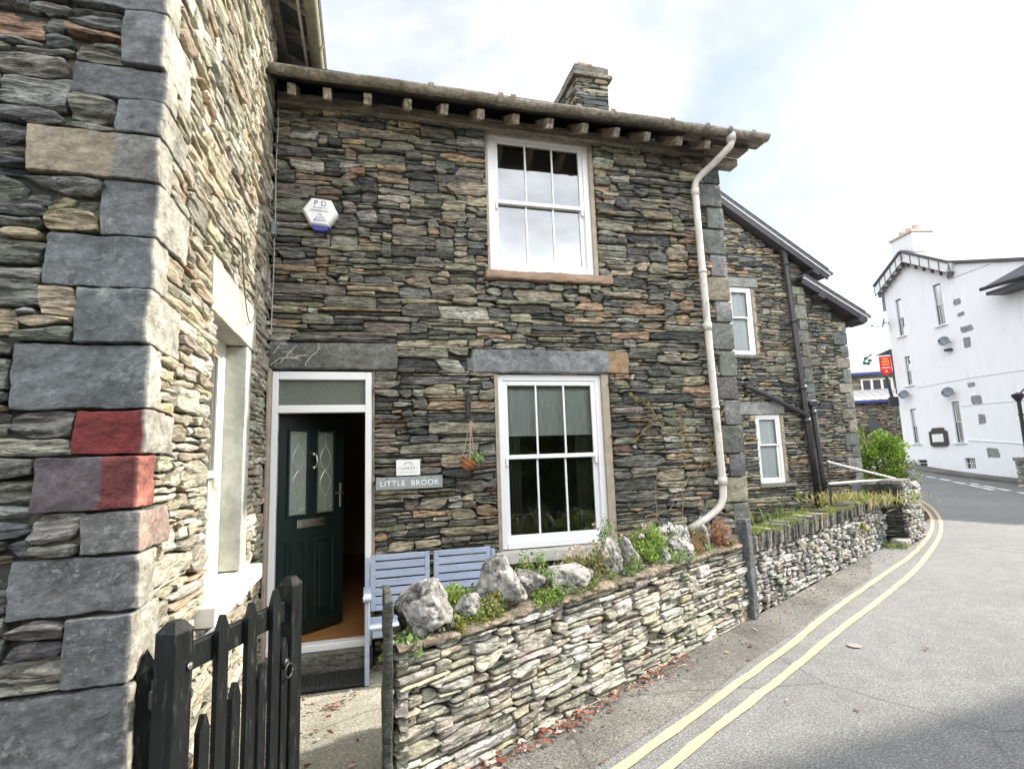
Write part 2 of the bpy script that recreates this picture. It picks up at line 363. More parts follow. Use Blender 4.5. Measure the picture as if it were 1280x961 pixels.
# ------------------------------------------------------------------ rubble masonry
def rubble(W, H, rg, Lm=.3, tm=.07, holes=(), tol=.018, dx=.01, tmin=.02, tmax=.15, lmin=.09, lmax=.8, sl=.45, st=.42):
    n = int(round(W/dx)); sky = np.zeros(n); hs = []; out = []
    for (xa, xb, za, zb) in holes:
        ia, ib = max(0, int(round(xa/dx))), min(n, int(round(xb/dx)))
        if ib > ia: hs.append((ia, ib, za, zb))
    hs.sort(key=lambda h: h[2])
    def settle(s, e):
        for (ia, ib, za, zb) in hs:
            a, b = max(s, ia), min(e, ib)
            if b > a:
                seg = sky[a:b]; seg[(seg >= za-.02) & (seg < zb)] = zb
    settle(0, n)
    for _ in range(60000):
        i = int(np.argmin(sky)); m = sky[i]
        if m > H-.012: break
        bd = set()
        for (ia, ib, za, zb) in hs:
            if za-.16 < m < zb: bd.add(ia); bd.add(ib)
        a = i
        while a > 0 and a not in bd and sky[a-1] < m+tol: a -= 1
        b = i+1
        while b < n and b not in bd and sky[b] < m+tol: b += 1
        run = b-a; nb = []
        if a > 0 and a not in bd: nb.append(sky[a-1])
        if b < n and b not in bd: nb.append(sky[b])
        if run*dx < lmin*.7:
            top = min(min(nb), m+.18) if nb else m+tm
            top = min(top, H)
            for (ia, ib, za, zb) in hs:
                if ia < b and ib > a and m < za: top = min(top, za)
            if top-m > .016 and run*dx > .025: out.append((a*dx, b*dx, sky[a:b].copy(), np.full(run, top)))
            sky[a:b] = np.maximum(max(top, m+.004), sky[a:b]); settle(a, b); continue
        L = float(np.clip(Lm*np.exp(rg.normal(0, sl)), lmin, lmax)); nl = max(3, int(L/dx))
        if run-nl < lmin*.6/dx: nl = run
        s = a if rg.random() < .5 else b-nl; e = s+nl
        t = float(np.clip(tm*np.exp(rg.normal(0, st)), tmin, min(tmax, .75*nl*dx)))
        bot = sky[s:e].copy(); base = bot.max()
        for q in nb:
            if abs(q-(base+t)) < .02: t = max(tmin*.8, q-base)
        x = np.linspace(-1, 1, nl)
        top = base+t+rg.normal(0, .05)*min(t, .08)*x*1.6+rg.normal(0, .06)*t*np.cos(x*rg.uniform(1, 4)+rg.uniform(0, 6))
        top = np.minimum(np.maximum(top, base+.014), H)
        for (ia, ib, za, zb) in hs:
            aa, bb = max(s, ia)-s, min(e, ib)-s
            if bb > aa and m < za:
                if (top[aa:bb] > za-.03).any(): top[aa:bb] = za
        out.append((s*dx, e*dx, bot, top)); sky[s:e] = top; settle(s, e)
    return out

def lay(g, stones, O, U, V, Nn, pal, rg, gap=.006, dvar=.025, back=.06, step=.03, rough=.007, zclip=None, seed=0, bulge=.006, rnd=1.0, wedge=.38, tilt=.10, rag=1.0):
    O, U, V, Nn = (np.asarray(a, float) for a in (O, U, V, Nn))
    PX = []; PZ = []; PD = []; FR = []; CC = []; FF = []; n0 = 0
    for (x0, x1, bot, top) in stones:
        w = x1-x0
        if zclip is not None and bot.min() > zclip((x0+x1)/2)-.02: continue
        h = float((top-bot).mean())
        if h < .012: continue
        gp = min(gap*rg.uniform(.5, 1.5), h*.2, w*.2)
        e = min(.016, w*.16); nx = max(2, int((w-2*e)/step))
        u = np.concatenate([[0], np.linspace(e, w-e, nx), [w]])/w
        nz = max(2, int(h/(step*.6))+1); ev = min(.3, .012/h)
        v = np.concatenate([[0], np.linspace(ev, 1-ev, nz), [1]])
        xs = np.linspace(0, 1, len(bot))
        B = np.interp(u, xs, bot)+gp; T = np.interp(u, xs, top)-gp
        T = np.maximum(T, B+.006)
        rc = np.where(rg.random(2) < wedge, rg.uniform(.2, .7, 2), rg.uniform(.78, 1.0, 2)); r = np.clip(np.where(rc < .75, rg.uniform(.05, .16, 2), rg.uniform(.012, .04, 2)), 0, w*.42)
        q0 = np.clip(u*w/r[0], 0, 1); q1 = np.clip((1-u)*w/r[1], 0, 1)
        fac = (rc[0]+(1-rc[0])*(.65*q0+.35*np.sqrt(1-(1-q0)**2)))*(rc[1]+(1-rc[1])*(.65*q1+.35*np.sqrt(1-(1-q1)**2)))
        off = rg.uniform(-.5, .5)*(1-fac)*(T-B)
        mid = (B+T)/2+off; hh = (T-B)/2*fac
        sk = rg.normal(0, .22)*h*rag
        X = x0+gp+(w-2*gp)*u[None, :]+sk*(v[:, None]-.5)*np.minimum(1, 1.2)
        Z = mid[None, :]+hh[None, :]*(2*v[:, None]-1)
        d = rg.uniform(-dvar, dvar)
        D = np.full(X.shape, d)
        edge = np.minimum(np.minimum(u, 1-u)[None, :]*w, np.minimum(v, 1-v)[:, None]*h)
        D += bulge*np.clip(edge/.02, 0, 1)+rg.normal(0, tilt)*(v[:, None]-.5)*h+rg.normal(0, .03)*(u[None, :]-.5)*w
        D[0, :] -= .004; D[-1, :] -= .004; D[:, 0] -= .003; D[:, -1] -= .003
        # back ring
        Xp = np.pad(X, 1, mode='edge'); Zp = np.pad(Z, 1, mode='edge'); Dp = np.pad(D, 1, constant_values=-back); fr = np.pad(np.ones(X.shape), 1)
        a, b = Xp.shape; idx = np.arange(a*b).reshape(a, b)+n0
        FF.append(np.stack([idx[:-1, :-1], idx[:-1, 1:], idx[1:, 1:], idx[1:, :-1]], -1).reshape(-1, 4))
        PX.append(Xp.ravel()); PZ.append(Zp.ravel()); PD.append(Dp.ravel()); FR.append(fr.ravel())
        CC.append(np.tile(pick(pal, rg), (a*b, 1))); n0 += a*b
    X = np.concatenate(PX); Z = np.concatenate(PZ); D = np.concatenate(PD); fr = np.concatenate(FR)
    q = np.stack([X, D*0+seed, Z], -1)
    D = D+fr*rough*(np.tanh(3.5*fbm(q*[5, 1, 38], seed, 2))*.8+fbm(q*[14, 1, 70], seed+2, 3)*.9+fbm(q*[9, 1, 14], seed+5, 2))
    X = X+rag*.007*fbm(q*[16, 1, 34], seed+9, 3); Z = Z+rag*.006*fbm(q*[18, 1, 26], seed+11, 3)
    if zclip is not None: Z = np.minimum(Z, zclip(X)-.01)
    g.add(O+X[:, None]*U+Z[:, None]*V+D[:, None]*Nn, np.concatenate(FF), np.concatenate(CC))
    return g

def block(g, lo, hi, col, rg, r=.02, amp=.006, step=.03, seed=0, skew=0.0):
    """dressed stone block: rounded, slightly uneven"""
    lo = np.asarray(lo, float); hi = np.asarray(hi, float); c = (lo+hi)/2; h = (hi-lo)/2; r = min(r, h.min()*.8)
    for k in range(3):
        o = [m for m in range(3) if m != k]
        na = max(4, int(2*h[o[0]]/step)+1); nb = max(4, int(2*h[o[1]]/step)+1)
        def sp(n, hh):
            e = min(r*.5, hh*.4); return np.concatenate([[-hh], np.linspace(-hh+e, hh-e, n), [hh]])
        A, B = np.meshgrid(sp(na, h[o[0]]), sp(nb, h[o[1]]), indexing='ij')
        for sg in (-1, 1):
            P = np.zeros(A.shape+(3,)); P[..., o[0]] = A; P[..., o[1]] = B; P[..., k] = sg*h[k]
            q = np.clip(P, -(h-r), h-r); dlt = P-q; nr = np.linalg.norm(dlt, axis=-1, keepdims=True)
            P = q+r*dlt/np.maximum(nr, 1e-6)
            W = P+c
            for ax in range(3): P[..., ax] += amp*(fbm(W*[7, 7, 10]+seed*3.7, seed+ax*31, 3)+.7*fbm(W*[26, 26, 34]+seed*3.7, seed+ax*31+7, 3))
            if (sg > 0) != (k == 1): P = P
            else: P = P[::-1]
            g.grid(P+c, col)
    return g

# ------------------------------------------------------------------ plants
def leaves(g, pts, size, rg, cols, up=.4, aspect=.5, nrm=None):
    pts = np.asarray(pts, float); n = len(pts)
    a = rg.normal(0, 1, (n, 3)); a[:, 2] += up
    if nrm is not None: a += nrm
    a /= np.linalg.norm(a, axis=1)[:, None]
    b = np.cross(a, rg.normal(0, 1, (n, 3))); b /= np.linalg.norm(b, axis=1)[:, None]+1e-9
    nn = np.cross(a, b)
    L = size*rg.uniform(.6, 1.35, (n, 1)); w = L*aspect
    v = np.stack([pts, pts+a*L*.5+b*w*.5+nn*L*.06, pts+a*L, pts+a*L*.5-b*w*.5+nn*L*.06], 1).reshape(-1, 3)
    f = np.arange(4*n).reshape(n, 4)
    cols = np.asarray(cols, float); c = cols[rg.integers(0, len(cols), n)]*rg.uniform(.75, 1.3, (n, 1))
    return g.add(v, f, np.repeat(c, 4, 0))
def clump(rg, n, c, r, hollow=.0):
    d = rg.normal(0, 1, (n, 3)); d /= np.linalg.norm(d, axis=1)[:, None]
    rr = rg.uniform(hollow, 1, (n, 1))**.5
    return np.asarray(c)+d*rr*np.asarray(r)

# ------------------------------------------------------------------ terrain
def hz(x, y):
    s = .188*np.asarray(x, float)+.982*np.asarray(y, float)
    return .15*(np.clip(s-7, 0, 15)/6.9)**2.68
WD = np.array([.875, .484]); WN = np.array([.484, -.875])     # along / out of the roadside walls
W0 = np.array([.1, -2.03])
def WP(t, out=0.0, z=0.0):
    p = W0+WD*t+WN*out; return np.array([p[0], p[1], z])

gx = np.concatenate([[-400, -150, -60], np.linspace(-30, 60, 91), [90, 160, 400]]); gy = np.concatenate([[-400, -150, -60], np.linspace(-30, 60, 91), [90, 160, 400]])
A, B = np.meshgrid(gx, gy, indexing='ij')
g = G(); g.grid(np.stack([A, B, hz(A, B)-.012], -1)); tag(g.build('ground', M['soil'], base=(0, 0, 0)), kind='structure')

def ribbon(left, right, zoff, nsub=6):
    def dens(P):
        P = np.asarray(P, float); o = []
        for i in range(len(P)-1):
            for q in range(nsub): o.append(P[i]+(P[i+1]-P[i])*q/nsub)
        o.append(P[-1]); return np.array(o)
    L, Rr = dens(left), dens(right)
    n = 10; T = np.linspace(0, 1, n)[:, None, None]
    P = L[None]*(1-T)+Rr[None]*T
    return np.concatenate([P, (hz(P[..., 0], P[..., 1])+zoff)[..., None]], -1)
wallpts = [W0-WD*6, W0, W0+WD*4.1, W0+WD*10, W0+WD*12.6, np.array([12.9, 5.2]), np.array([15.2, 7.6]), np.array([17.0, 10.5]), np.array([19.5, 16.5]), np.array([21, 24.])]
far = [(x, y) for x, y in [(-3, -9.5), (2.2, -8.6), (7, -5.9), (13, -2.4), (18.5, 1.2), (22.5, 4.2), (24.2, 6), (24.4, 9.5), (25.2, 15.2), (27, 24.)]]
g = G(); P = ribbon(wallpts, far, 0); g.grid(P.transpose(1, 0, 2)); tag(g.build('road', M['asphalt']), kind='structure')
# older patched strip along the wall foot
yl_a = np.array([(.2, -2.62), (1.32, -2.0), (1.78, -1.75), (2.33, -1.44), (3.06, -1.03), (3.71, -.66), (4.16, -.38), (5.06, .13), (6.3, .82), (7.99, 1.76), (9.81, 2.92), (11.46, 4.1), (13.12, 5.45), (14.77, 6.98), (15.88, 8.15), (16.9, 9.6)])
yl_b = np.array([(.4, -2.69), (1.53, -2.09), (1.83, -1.92), (2.14, -1.75), (2.68, -1.46), (3.19, -1.18), (3.81, -.83), (4.5, -.45), (5.33, -.01), (6.98, .92), (8.78, 2.05), (10.21, 3.01), (11.92, 4.28), (13.98, 6.0), (15.73, 7.69), (16.69, 8.75), (17.4, 9.8)])
edge_r = [np.array([-.9, -3.35])]+[p-WN*.09 for p in yl_a[:9]]
edge_l = [W0-WD*1.2, *[W0+WD*t for t in (1.2, 1.75, 2.4, 3.2, 3.95, 4.4, 5.5, 7.0, 8.6)]]
edge_r = [p+WN*.02*math.sin(i*2.1) for i, p in enumerate(edge_r)]
edge_r = edge_r[:len(edge_l)]
g = G(); P = ribbon(edge_l, edge_r, .004); g.grid(P.transpose(1, 0, 2)); tag(g.build('pavement_strip', M['asphalt_old']), kind='structure')

def stripe(g, pts, w, z):
    pts = np.asarray(pts, float); d = []
    # Catmull-Rom smoothing
    Q = np.vstack([2*pts[0]-pts[1], pts, 2*pts[-1]-pts[-2]]); o = []
    for i in range(1, len(Q)-2):
        for t in np.linspace(0, 1, 9)[:-1]:
            o.append(.5*((2*Q[i])+(-Q[i-1]+Q[i+1])*t+(2*Q[i-1]-5*Q[i]+4*Q[i+1]-Q[i+2])*t*t+(-Q[i-1]+3*Q[i]-3*Q[i+1]+Q[i+2])*t**3))
    o.append(Q[-2]); o = np.array(o)
    tt = np.gradient(o, axis=0); tt /= np.linalg.norm(tt, axis=1)[:, None]; nn = np.stack([-tt[:, 1], tt[:, 0]], 1)
    wob = np.stack([vnoise(np.stack([o[:, 0]*5, o[:, 1]*5, o[:, 0]*0+q], 1), 3) for q in (0, 9)], 1)*.006
    A = o+nn*(w/2+wob[:, :1]); B = o-nn*(w/2+wob[:, 1:])
    P = np.stack([A, B], 1); P = np.concatenate([P, (hz(P[..., 0], P[..., 1])+z)[..., None]], -1)
    g.grid(P)
g = G(); stripe(g, yl_a, .064, .009); stripe(g, yl_b, .064, .009)
tag(g.build('yellow_line_markings', M['yellow']), kind='structure')
g = G()
for a, b in [((22.87, 14.15), (22.67, 13.66)), ((22.6, 13.4), (22.34, 12.8)), ((22.21, 12.55), (22.13, 12.09)), ((21.99, 11.84), (21.81, 11.29)), ((21.55, 10.97), (21.29, 10.37)), ((21.57, 10.41), (21.44, 10.01)), ((21.2, 9.72), (20.82, 9.1)), ((20.7, 8.96), (20.32, 8.34)), ((21.07, 10.09), (20.7, 9.47)), ((20.57, 9.33), (20.17, 8.72)), ((23.33, 13.93), (24.0, 14.2)), ((20.0, 7.9), (19.5, 7.1))]:
    stripe(g, [a, ((a[0]+b[0])/2, (a[1]+b[1])/2), b], .16, .009)
tag(g.build('white_line_markings', M['whiteline']), kind='structure')
# narrow raised kerb in front of the white building
WO = np.array([23.43, 9.86]); WDD = np.array([.188, .982]); WNN = np.array([-.982, .188])
def WB(s, z, out=0.0):
    p = WO+WDD*s+WNN*out; return np.array([p[0], p[1], z])
g = G()
ss = np.linspace(-7, 9, 40); prof = [(.75, -.05), (.75, .10), (.72, .115), (0, .13)]
P = np.array([[WB(s, float(hz(*(WO+WDD*s+WNN*o)))+z, o) for o, z in prof] for s in ss]); g.grid(P)
tag(g.build('kerb', M['asphalt_old']), kind='structure')
# garden path between gate and door
g = G(); poly = [(-.8, 0.0), (-.8, -2.6), (-.9, -3.0), (-.1, -2.75), (.2, -2.03), (3.7, -.05), (3.7, 0.0)]
def fan(px, z):
    c = np.array([.3, -.6]); return c
nn_ = 24; uu = np.linspace(0, 1, nn_); Pp = []
for x in np.linspace(-.8, 3.75, 40):
    ylo = -3.0 if x < .12 else max(-2.03+(x-.1)*.553, -3.0)
    Pp.append([(x, ylo+(0-ylo)*u, .012+.02*(1-u)*0+.008*float(vnoise(np.array([x*2, (ylo*(1-u))*2, 0]), 4))) for u in uu])
g.grid(np.array(Pp)); tag(g.build('path', M['concrete']), kind='structure')

# ------------------------------------------------------------------ windows
def sash_window(parent, O, U, V, Nn, w, h, cols=3, fw=.055, sw=.04, bar=.016, mats=('upvc', 'glass'), meet=.5, depth=.07, horns=True, label=None, rows=(1, 1), rebate=.012):
    """O = lower-left outer corner of frame on its front plane"""
    O, U, V, Nn = (np.asarray(a, float) for a in (O, U, V, Nn)); ax = np.array([U, V, Nn])
    def bx(g, x0, x1, y0, y1, d0, d1, b=.004): g.obox(O+U*(x0+x1)/2+V*(y0+y1)/2+Nn*(d0+d1)/2, ax, [(x1-x0)/2, (y1-y0)/2, (d1-d0)/2], (1, 1, 1), b)
    g = G()
    bx(g, 0, fw, 0, h, -depth, 0); bx(g, w-fw, w, 0, h, -depth, 0); bx(g, fw, w-fw, h-fw, h, -depth, 0); bx(g, fw, w-fw, 0, fw*.9, -depth, .012)
    fr = g.build('window', M[mats[2] if len(mats) > 2 else mats[0]], parent)
    if label: fr['label'] = label
    hm = h*meet
    for (y0, y1, d) in ((hm-.02, h-fw, -rebate), (fw*.9, hm+.02, -rebate-.03)):
        g = G(); x0, x1 = fw, w-fw; dd = .028
        bot = sw*1.35 if y0 < .2 else sw*.9; top = sw if y1 > hm+.1 else sw*.9
        bx(g, x0, x0+sw, y0, y1, d-dd, d); bx(g, x1-sw, x1, y0, y1, d-dd, d); bx(g, x0+sw, x1-sw, y1-top, y1, d-dd, d); bx(g, x0+sw, x1-sw, y0, y0+bot, d-dd, d)
        for k in range(1, cols):
            xx = x0+sw+(x1-x0-2*sw)*k/cols; bx(g, xx-bar/2, xx+bar/2, y0+bot, y1-top, d-dd*.9, d-.004, .002)
        if horns and y0 > .2:
            for xx in (x0+sw*.5, x1-sw*.5): bx(g, xx-.014, xx+.014, y0-.06, y0, d-.02, d+.004)
        g.build('sash', M[mats[0]], fr)
        g = G(); gl = [O+U*a+V*b+Nn*(d-dd*.55) for a, b in ((x0+sw*.8, y0+bot*.8), (x1-sw*.8, y0+bot*.8), (x1-sw*.8, y1-top*.8), (x0+sw*.8, y1-top*.8))]
        g.add(gl, [(0, 1, 2, 3)]); g.build('glass', M[mats[1]], fr)
    return fr
X_, Y_, Z_ = np.eye(3)

# ------------------------------------------------------------------ COTTAGE
cot = thing('stone_cottage', 'dark slate stone cottage with open black door and two white sash windows', 'cottage', (1.5, 0, 0))
rg = np.random.default_rng(11)
cx0, cx1 = -.8, 3.82
quo = []; z = .0; i = 0
hs_ = [.30, .27, .25, .31, .26, .24, .29, .27, .25, .28, .30, .24, .27, .26, .29, .25, .27, .26, .27]
for hh in hs_:
    if z+hh > 4.88: hh = 4.88-z
    if hh < .1: break
    quo.append((z, z+hh, (.34 if i % 2 == 0 else .19)*(1+.15*math.sin(i*3.1)))); z += hh; i += 1
holes = [(0, .07+.8, -1, 2.47), (0, 1.07, 2.47, 2.71), (.92+.8, 2.56+.8, 2.455, 2.68), (1.165+.8, 2.33+.8, .72, 2.47), (1.10+.8, 2.42+.8, .72, .83),
         (1.14+.8, 2.30+.8, 3.36, 4.98), (1.10+.8, 2.43+.8, 3.36, 3.46)]
for (za, zb, L) in quo: holes.append((cx1-L+.8, 9, za, zb))
st = rubble(cx1-cx0, 4.93, rg, .27, .043, holes, tmin=.015, tmax=.118, sl=.6, st=.6)
g = G(); lay(g, st, (cx0, 0, 0), X_, Z_, -Y_, P_COT, rg, gap=.0048, dvar=.026, step=.024, seed=1, rough=.009, bulge=.003)
g.build('stone_wall', M['slate'], cot)
# core of the walls round the openings
g = G(); yb, yf = .35, .035
def core(x0, x1, z0, z1): g.box((x0, yf, z0), (x1, yb, z1))
core(cx0, -.80+.001, 0, 5); core(.07, 1.165, 0, 5.0); core(2.33, cx1-.03, 0, 5.0); core(-.8, .07, 2.47, 5.0); core(1.165, 2.33, 0, .74); core(1.165, 2.33, 2.455, 3.40); 
core(1.165, 2.33, 4.96, 5.0); core(1.145, 1.165, 3.4, 5.0)
g.build('wall_core', M['mortar'], cot)
g = G(); g.box((cx1-.32, .35, 0), (cx1-.02, 5.6, 5.0)); g.prism([(0, 5.0), (5.6, 5.0), (2.9, 7.05)], (cx1-.30, 0, 0), Y_, Z_, X_, 0, .27); g.box((cx0, 5.3, 0), (cx1-.32, 5.6, 5.0)); g.build('rear_wall', M['quoin'], cot)
for i, (za, zb, L) in enumerate(quo):
    g = G(); block(g, (cx1-L+.004, -.012+.01*math.sin(i*5), za+.005), (cx1+.005+.006*math.sin(i*2.2), .30, zb-.005), pick([((.15, .15, .138), 3), ((.20, .20, .18), 3), ((.27, .245, .18), 1), ((.105, .108, .108), 2)], rg), rg, .02, .007, .04, i)
    g.build('quoin', M['quoin'], cot)
g = G(); block(g, (-.80, -.02, 2.475), (.275, .3, 2.715), (.185, .185, .165), rg, .025, .008, .04, 40); g.build('door_lintel', M['quoin'], cot)
g = G(); block(g, (.95, -.02, 2.455), (2.36, .3, 2.685), (.20, .205, .21), rg, .03, .008, .04, 41)
block(g, (2.30, -.018, 2.458), (2.56, .29, 2.68), (.30, .20, .11), rg, .02, .006, .04, 43); block(g, (.90, -.015, 2.46), (1.0, .25, 2.60), (.15, .155, .155), rg, .03, .006, .04, 44)
g.build('window_lintel', M['quoin'], cot)
g = G(); block(g, (1.10, -.05, 3.368), (2.43, .2, 3.455), (.36, .21, .13), rg, .02, .012, .04, 46); g.build('window_sill', M['sandstone'], cot)
g = G(); block(g, (1.10, -.06, .72), (2.40, .2, .825), (.6, .6, .6), rg, .018, .006, .04, 47); g.build('window_sill', M['concrete_sill'], cot)
# mortar reveals
for lo_, hi_ in (((2.255, .012, .83), (2.33, .3, 2.455)), ((1.165, .02, .83), (1.20, .3, 2.455)), ((2.255, .02, 3.46), (2.30, .3, 4.93)), ((1.14, .02, 3.46), (1.165, .3, 4.93)), ((.055, .03, .2), (.075, .3, 2.47))):
    g = G(); g.box(lo_, hi_); g.build('reveal', M['render_strip'], cot)
w_lo = sash_window(cot, (1.195, .05, .835), X_, Z_, -Y_, 1.065, 1.615, 3, .06, .045, .018, meet=.515, label='lower sash window of six panes with a half drawn blind')
w_up = sash_window(cot, (1.165, .05, 3.465), X_, Z_, -Y_, 1.10, 1.48, 3, .07, .045, .018, ('upvc', 'glass_up'), meet=.50, label='upper sash window of six panes reflecting the sky')
# rooms behind the glass
g = G()
def room(g, lo, hi):
    lo = np.array(lo); hi = np.array(hi); (x0, y0, z0), (x1, y1, z1) = lo, hi
    v = [(x0, y0, z0), (x1, y0, z0), (x1, y1, z0), (x0, y1, z0), (x0, y0, z1), (x1, y0, z1), (x1, y1, z1), (x0, y1, z1)]
    g.add(v, [(0, 1, 2, 3), (4, 7, 6, 5), (1, 5, 6, 2), (3, 2, 6, 7), (0, 3, 7, 4)])
room(g, (.2, .345, .3), (3.4, 3.6, 2.75)); room(g, (.2, .345, 2.95), (3.4, 3.6, 5.2)); g.build('room_shell', M['plaster_room'], cot)
g = G()
for k in range(26):
    x = 1.25+k*.0378; g.obox((x, .16, 2.16), np.eye(3), [.0185, .004, .27], b=.002)
g.box((1.24, .15, 1.865), (2.22, .172, 1.895)); g.build('roller_blind', M['blind'], cot)
g = G()
for sx in (1.25, 2.02):
    P = np.array([[(sx+.2*u, .2+.018*math.sin(u*34+zz), .9+zz*1.5) for u in np.linspace(0, 1, 40)] for zz in np.linspace(0, 1, 4)]); g.grid(P)
g.build('curtain', plain('green_curtain', (.10, .11, .075), .95, .2, 9), cot)
# doorway
fd = G()
def fb(x0, x1, z0, z1, y0=.0, y1=.075, b=.005): fd.box((x0, y0, z0), (x1, y1, z1), b=b)
fb(-.765, -.715, .215, 2.455, .005, .08); fb(-.005, .05, .215, 2.455, .005, .08); fb(-.715, -.005, 2.385, 2.455, .005, .08); fb(-.715, -.005, 2.10, 2.165, .005, .08); fb(-.765, .05, .165, .222, -.012, .09)
dfr = fd.build('door_frame', M['upvc'], cot)
g = G(); g.add([(-.72, .04, 2.16), (0, .04, 2.16), (0, .04, 2.39), (-.72, .04, 2.39)], [(0, 1, 2, 3)]); g.build('fanlight', M['obscure'], dfr)
g = G(); g.box((-.80, -.06, 0), (-.766, .08, 2.47), b=.012); g.build('door_architrave', M['render_strip'], cot)
g = G(); block(g, (-.78, -.09, 0), (.06, .3, .165), (.2, .195, .16), rg, .015, .006, .04, 50); g.build('doorstep', M['wallstone'], cot)
th = R(40); U = np.array([math.cos(th), math.sin(th), 0]); Nd = np.array([math.sin(th), -math.cos(th), 0]); DO = np.array([-.735, .105, .235])
ax = np.array([U, Z_, Nd])
def db(g, u0, u1, v0, v1, d0, d1, b=.003): g.obox(DO+U*(u0+u1)/2+Z_*(v0+v1)/2+Nd*(d0+d1)/2, ax, [(u1-u0)/2, (v1-v0)/2, (d1-d0)/2], (1, 1, 1), b)
g = G(); db(g, 0, .70, 0, 1.86, -.044, 0, .004)
for u0 in (.125, .405):
    for (a, b, c, d) in ((u0-.02, u0, .98, 1.74), (u0+.165, u0+.185, .98, 1.74), (u0, u0+.165, .98, 1.0), (u0, u0+.165, 1.72, 1.74)): db(g, a, b, c, d, 0, .016, .006)
    for (a, b, c, d) in ((u0-.02, u0, .13, .78), (u0+.165, u0+.185, .13, .78), (u0, u0+.165, .13, .15), (u0, u0+.165, .76, .78)): db(g, a, b, c, d, 0, .012, .005)
    db(g, u0+.03, u0+.135, .18, .73, 0, .012, .006)
leaf = g.build('door', M['door'], cot); leaf['label'] = 'open dark green front door with two leaded glass panels'
for u0 in (.125, .405):
    g = G(); db(g, u0, u0+.165, 1.0, 1.72, .001, .004, .001); pn = g.build('glass_panel', M['door_glass'], leaf)
    g = G()
    c = DO+U*(u0+.082)+Nd*.007
    def cur(fn, n=26): return [c+U*fn(t)[0]+Z_*fn(t)[1] for t in np.linspace(0, 1, n)]
    for sgn in (-1, 1):
        g.tube(cur(lambda t: (sgn*.062*math.sin(math.pi*2*t)*math.sin(math.pi*t)**.5, 1.12+.5*t)), .0028, 5)
        g.tube(cur(lambda t: (sgn*.055*math.sin(math.pi*t), 1.14+.24*t)), .0024, 5); g.tube(cur(lambda t: (sgn*.055*math.sin(math.pi*t), 1.36+.24*t)), .0024, 5)
    g.tube(cur(lambda t: (0, 1.005+.14*t), 4), .0026, 5); g.tube(cur(lambda t: (0, 1.58+.135*t), 4), .0026, 5)
    g.tube(cur(lambda t: (-.075+.15*t, 1.055-.03*math.sin(math.pi*t))), .0024, 5); g.tube(cur(lambda t: (-.075+.15*t, 1.655+.03*math.sin(math.pi*t))), .0024, 5)
    g.build('leading', M['brasslead'], leaf)
g = G(); db(g, .21, .48, .885, .955, .0, .012, .004); db(g, .235, .40, .90, .94, .012, .018, .004); g.build('letterbox', M['steel'], leaf)
g = G(); db(g, .425, .465, .905, .935, .013, .02, .004); g.build('letterbox_badge', M['blackpipe'], leaf)
g = G(); c = DO+U*.355+Nd*.03
g.tube([c+Z_*1.52-Nd*.03, c+Z_*1.52+Nd*.005], .016, 10); g.tube([c+Z_*1.40-Nd*.03, c+Z_*1.40+Nd*.01], .016, 10)
g.tube([c+Z_*1.53, c+Z_*1.50+Nd*.015+U*.012, c+Z_*1.45+Nd*.02+U*.016, c+Z_*1.40+Nd*.02+U*.005], .006, 8); g.build('knocker', M['steel'], leaf, True)
g = G(); db(g, .645, .67, 1.03, 1.25, .0, .012, .006); c = DO+U*.657+Z_*1.16+Nd*.012; g.tube([c, c+Nd*.035, c+Nd*.04-U*.09], .008, 8); g.build('handle', M['steel'], leaf)
for zz in (.45, 1.2, 1.85): g = G(); g.box((-.735, .05, zz), (-.715, .098, zz+.1), b=.004); g.build('hinge', M['steel'], leaf)
# hall
g = G(); v = [(-.76, .085, .215), (.16, .085, .215), (.16, 4.6, .215), (-.76, 4.6, .215)]; g.add(v, [(0, 1, 2, 3)]); g.build('hall_floor', M['woodfloor'], cot)
g = G(); g.add([(-.765, .34, .2), (-.765, 4.6, .2), (-.765, 4.6, 2.6), (-.765, .34, 2.6)], [(0, 1, 2, 3)]); g.add([(.165, .34, .2), (.165, 4.6, .2), (.165, 4.6, 2.6), (.165, .34, 2.6)], [(0, 1, 2, 3)])
g.add([(-.765, 4.6, .2), (.165, 4.6, .2), (.165, 4.6, 2.6), (-.765, 4.6, 2.6)], [(0, 1, 2, 3)]); g.add([(-.765, .08, 2.52), (.165, .08, 2.52), (.165, 4.6, 2.52), (-.765, 4.6, 2.52)], [(0, 1, 2, 3)]); g.build('hall_wall', M['plaster'], cot)
# eaves
g = G(); g.box((-.78, -.07, 4.90), (3.98, .10, 5.0), b=.008); g.build('wall_plate', M['oldwood'], cot)
for k, x in enumerate([-.62, -.33, .01, .36, .69, 1.03, 1.37, 1.71, 2.07, 2.41, 2.75, 3.12, 3.45]):
    g = G(); ux = np.array([0, .86, .51]); un = np.array([0, -.51, .86])
    g.obox(np.array([x, -.02, 5.03])+ux*-.14, np.array([X_, ux, un]), [.035, .24, .045], b=.006); rf_ = g.build('rafter', M['rafter'], cot)
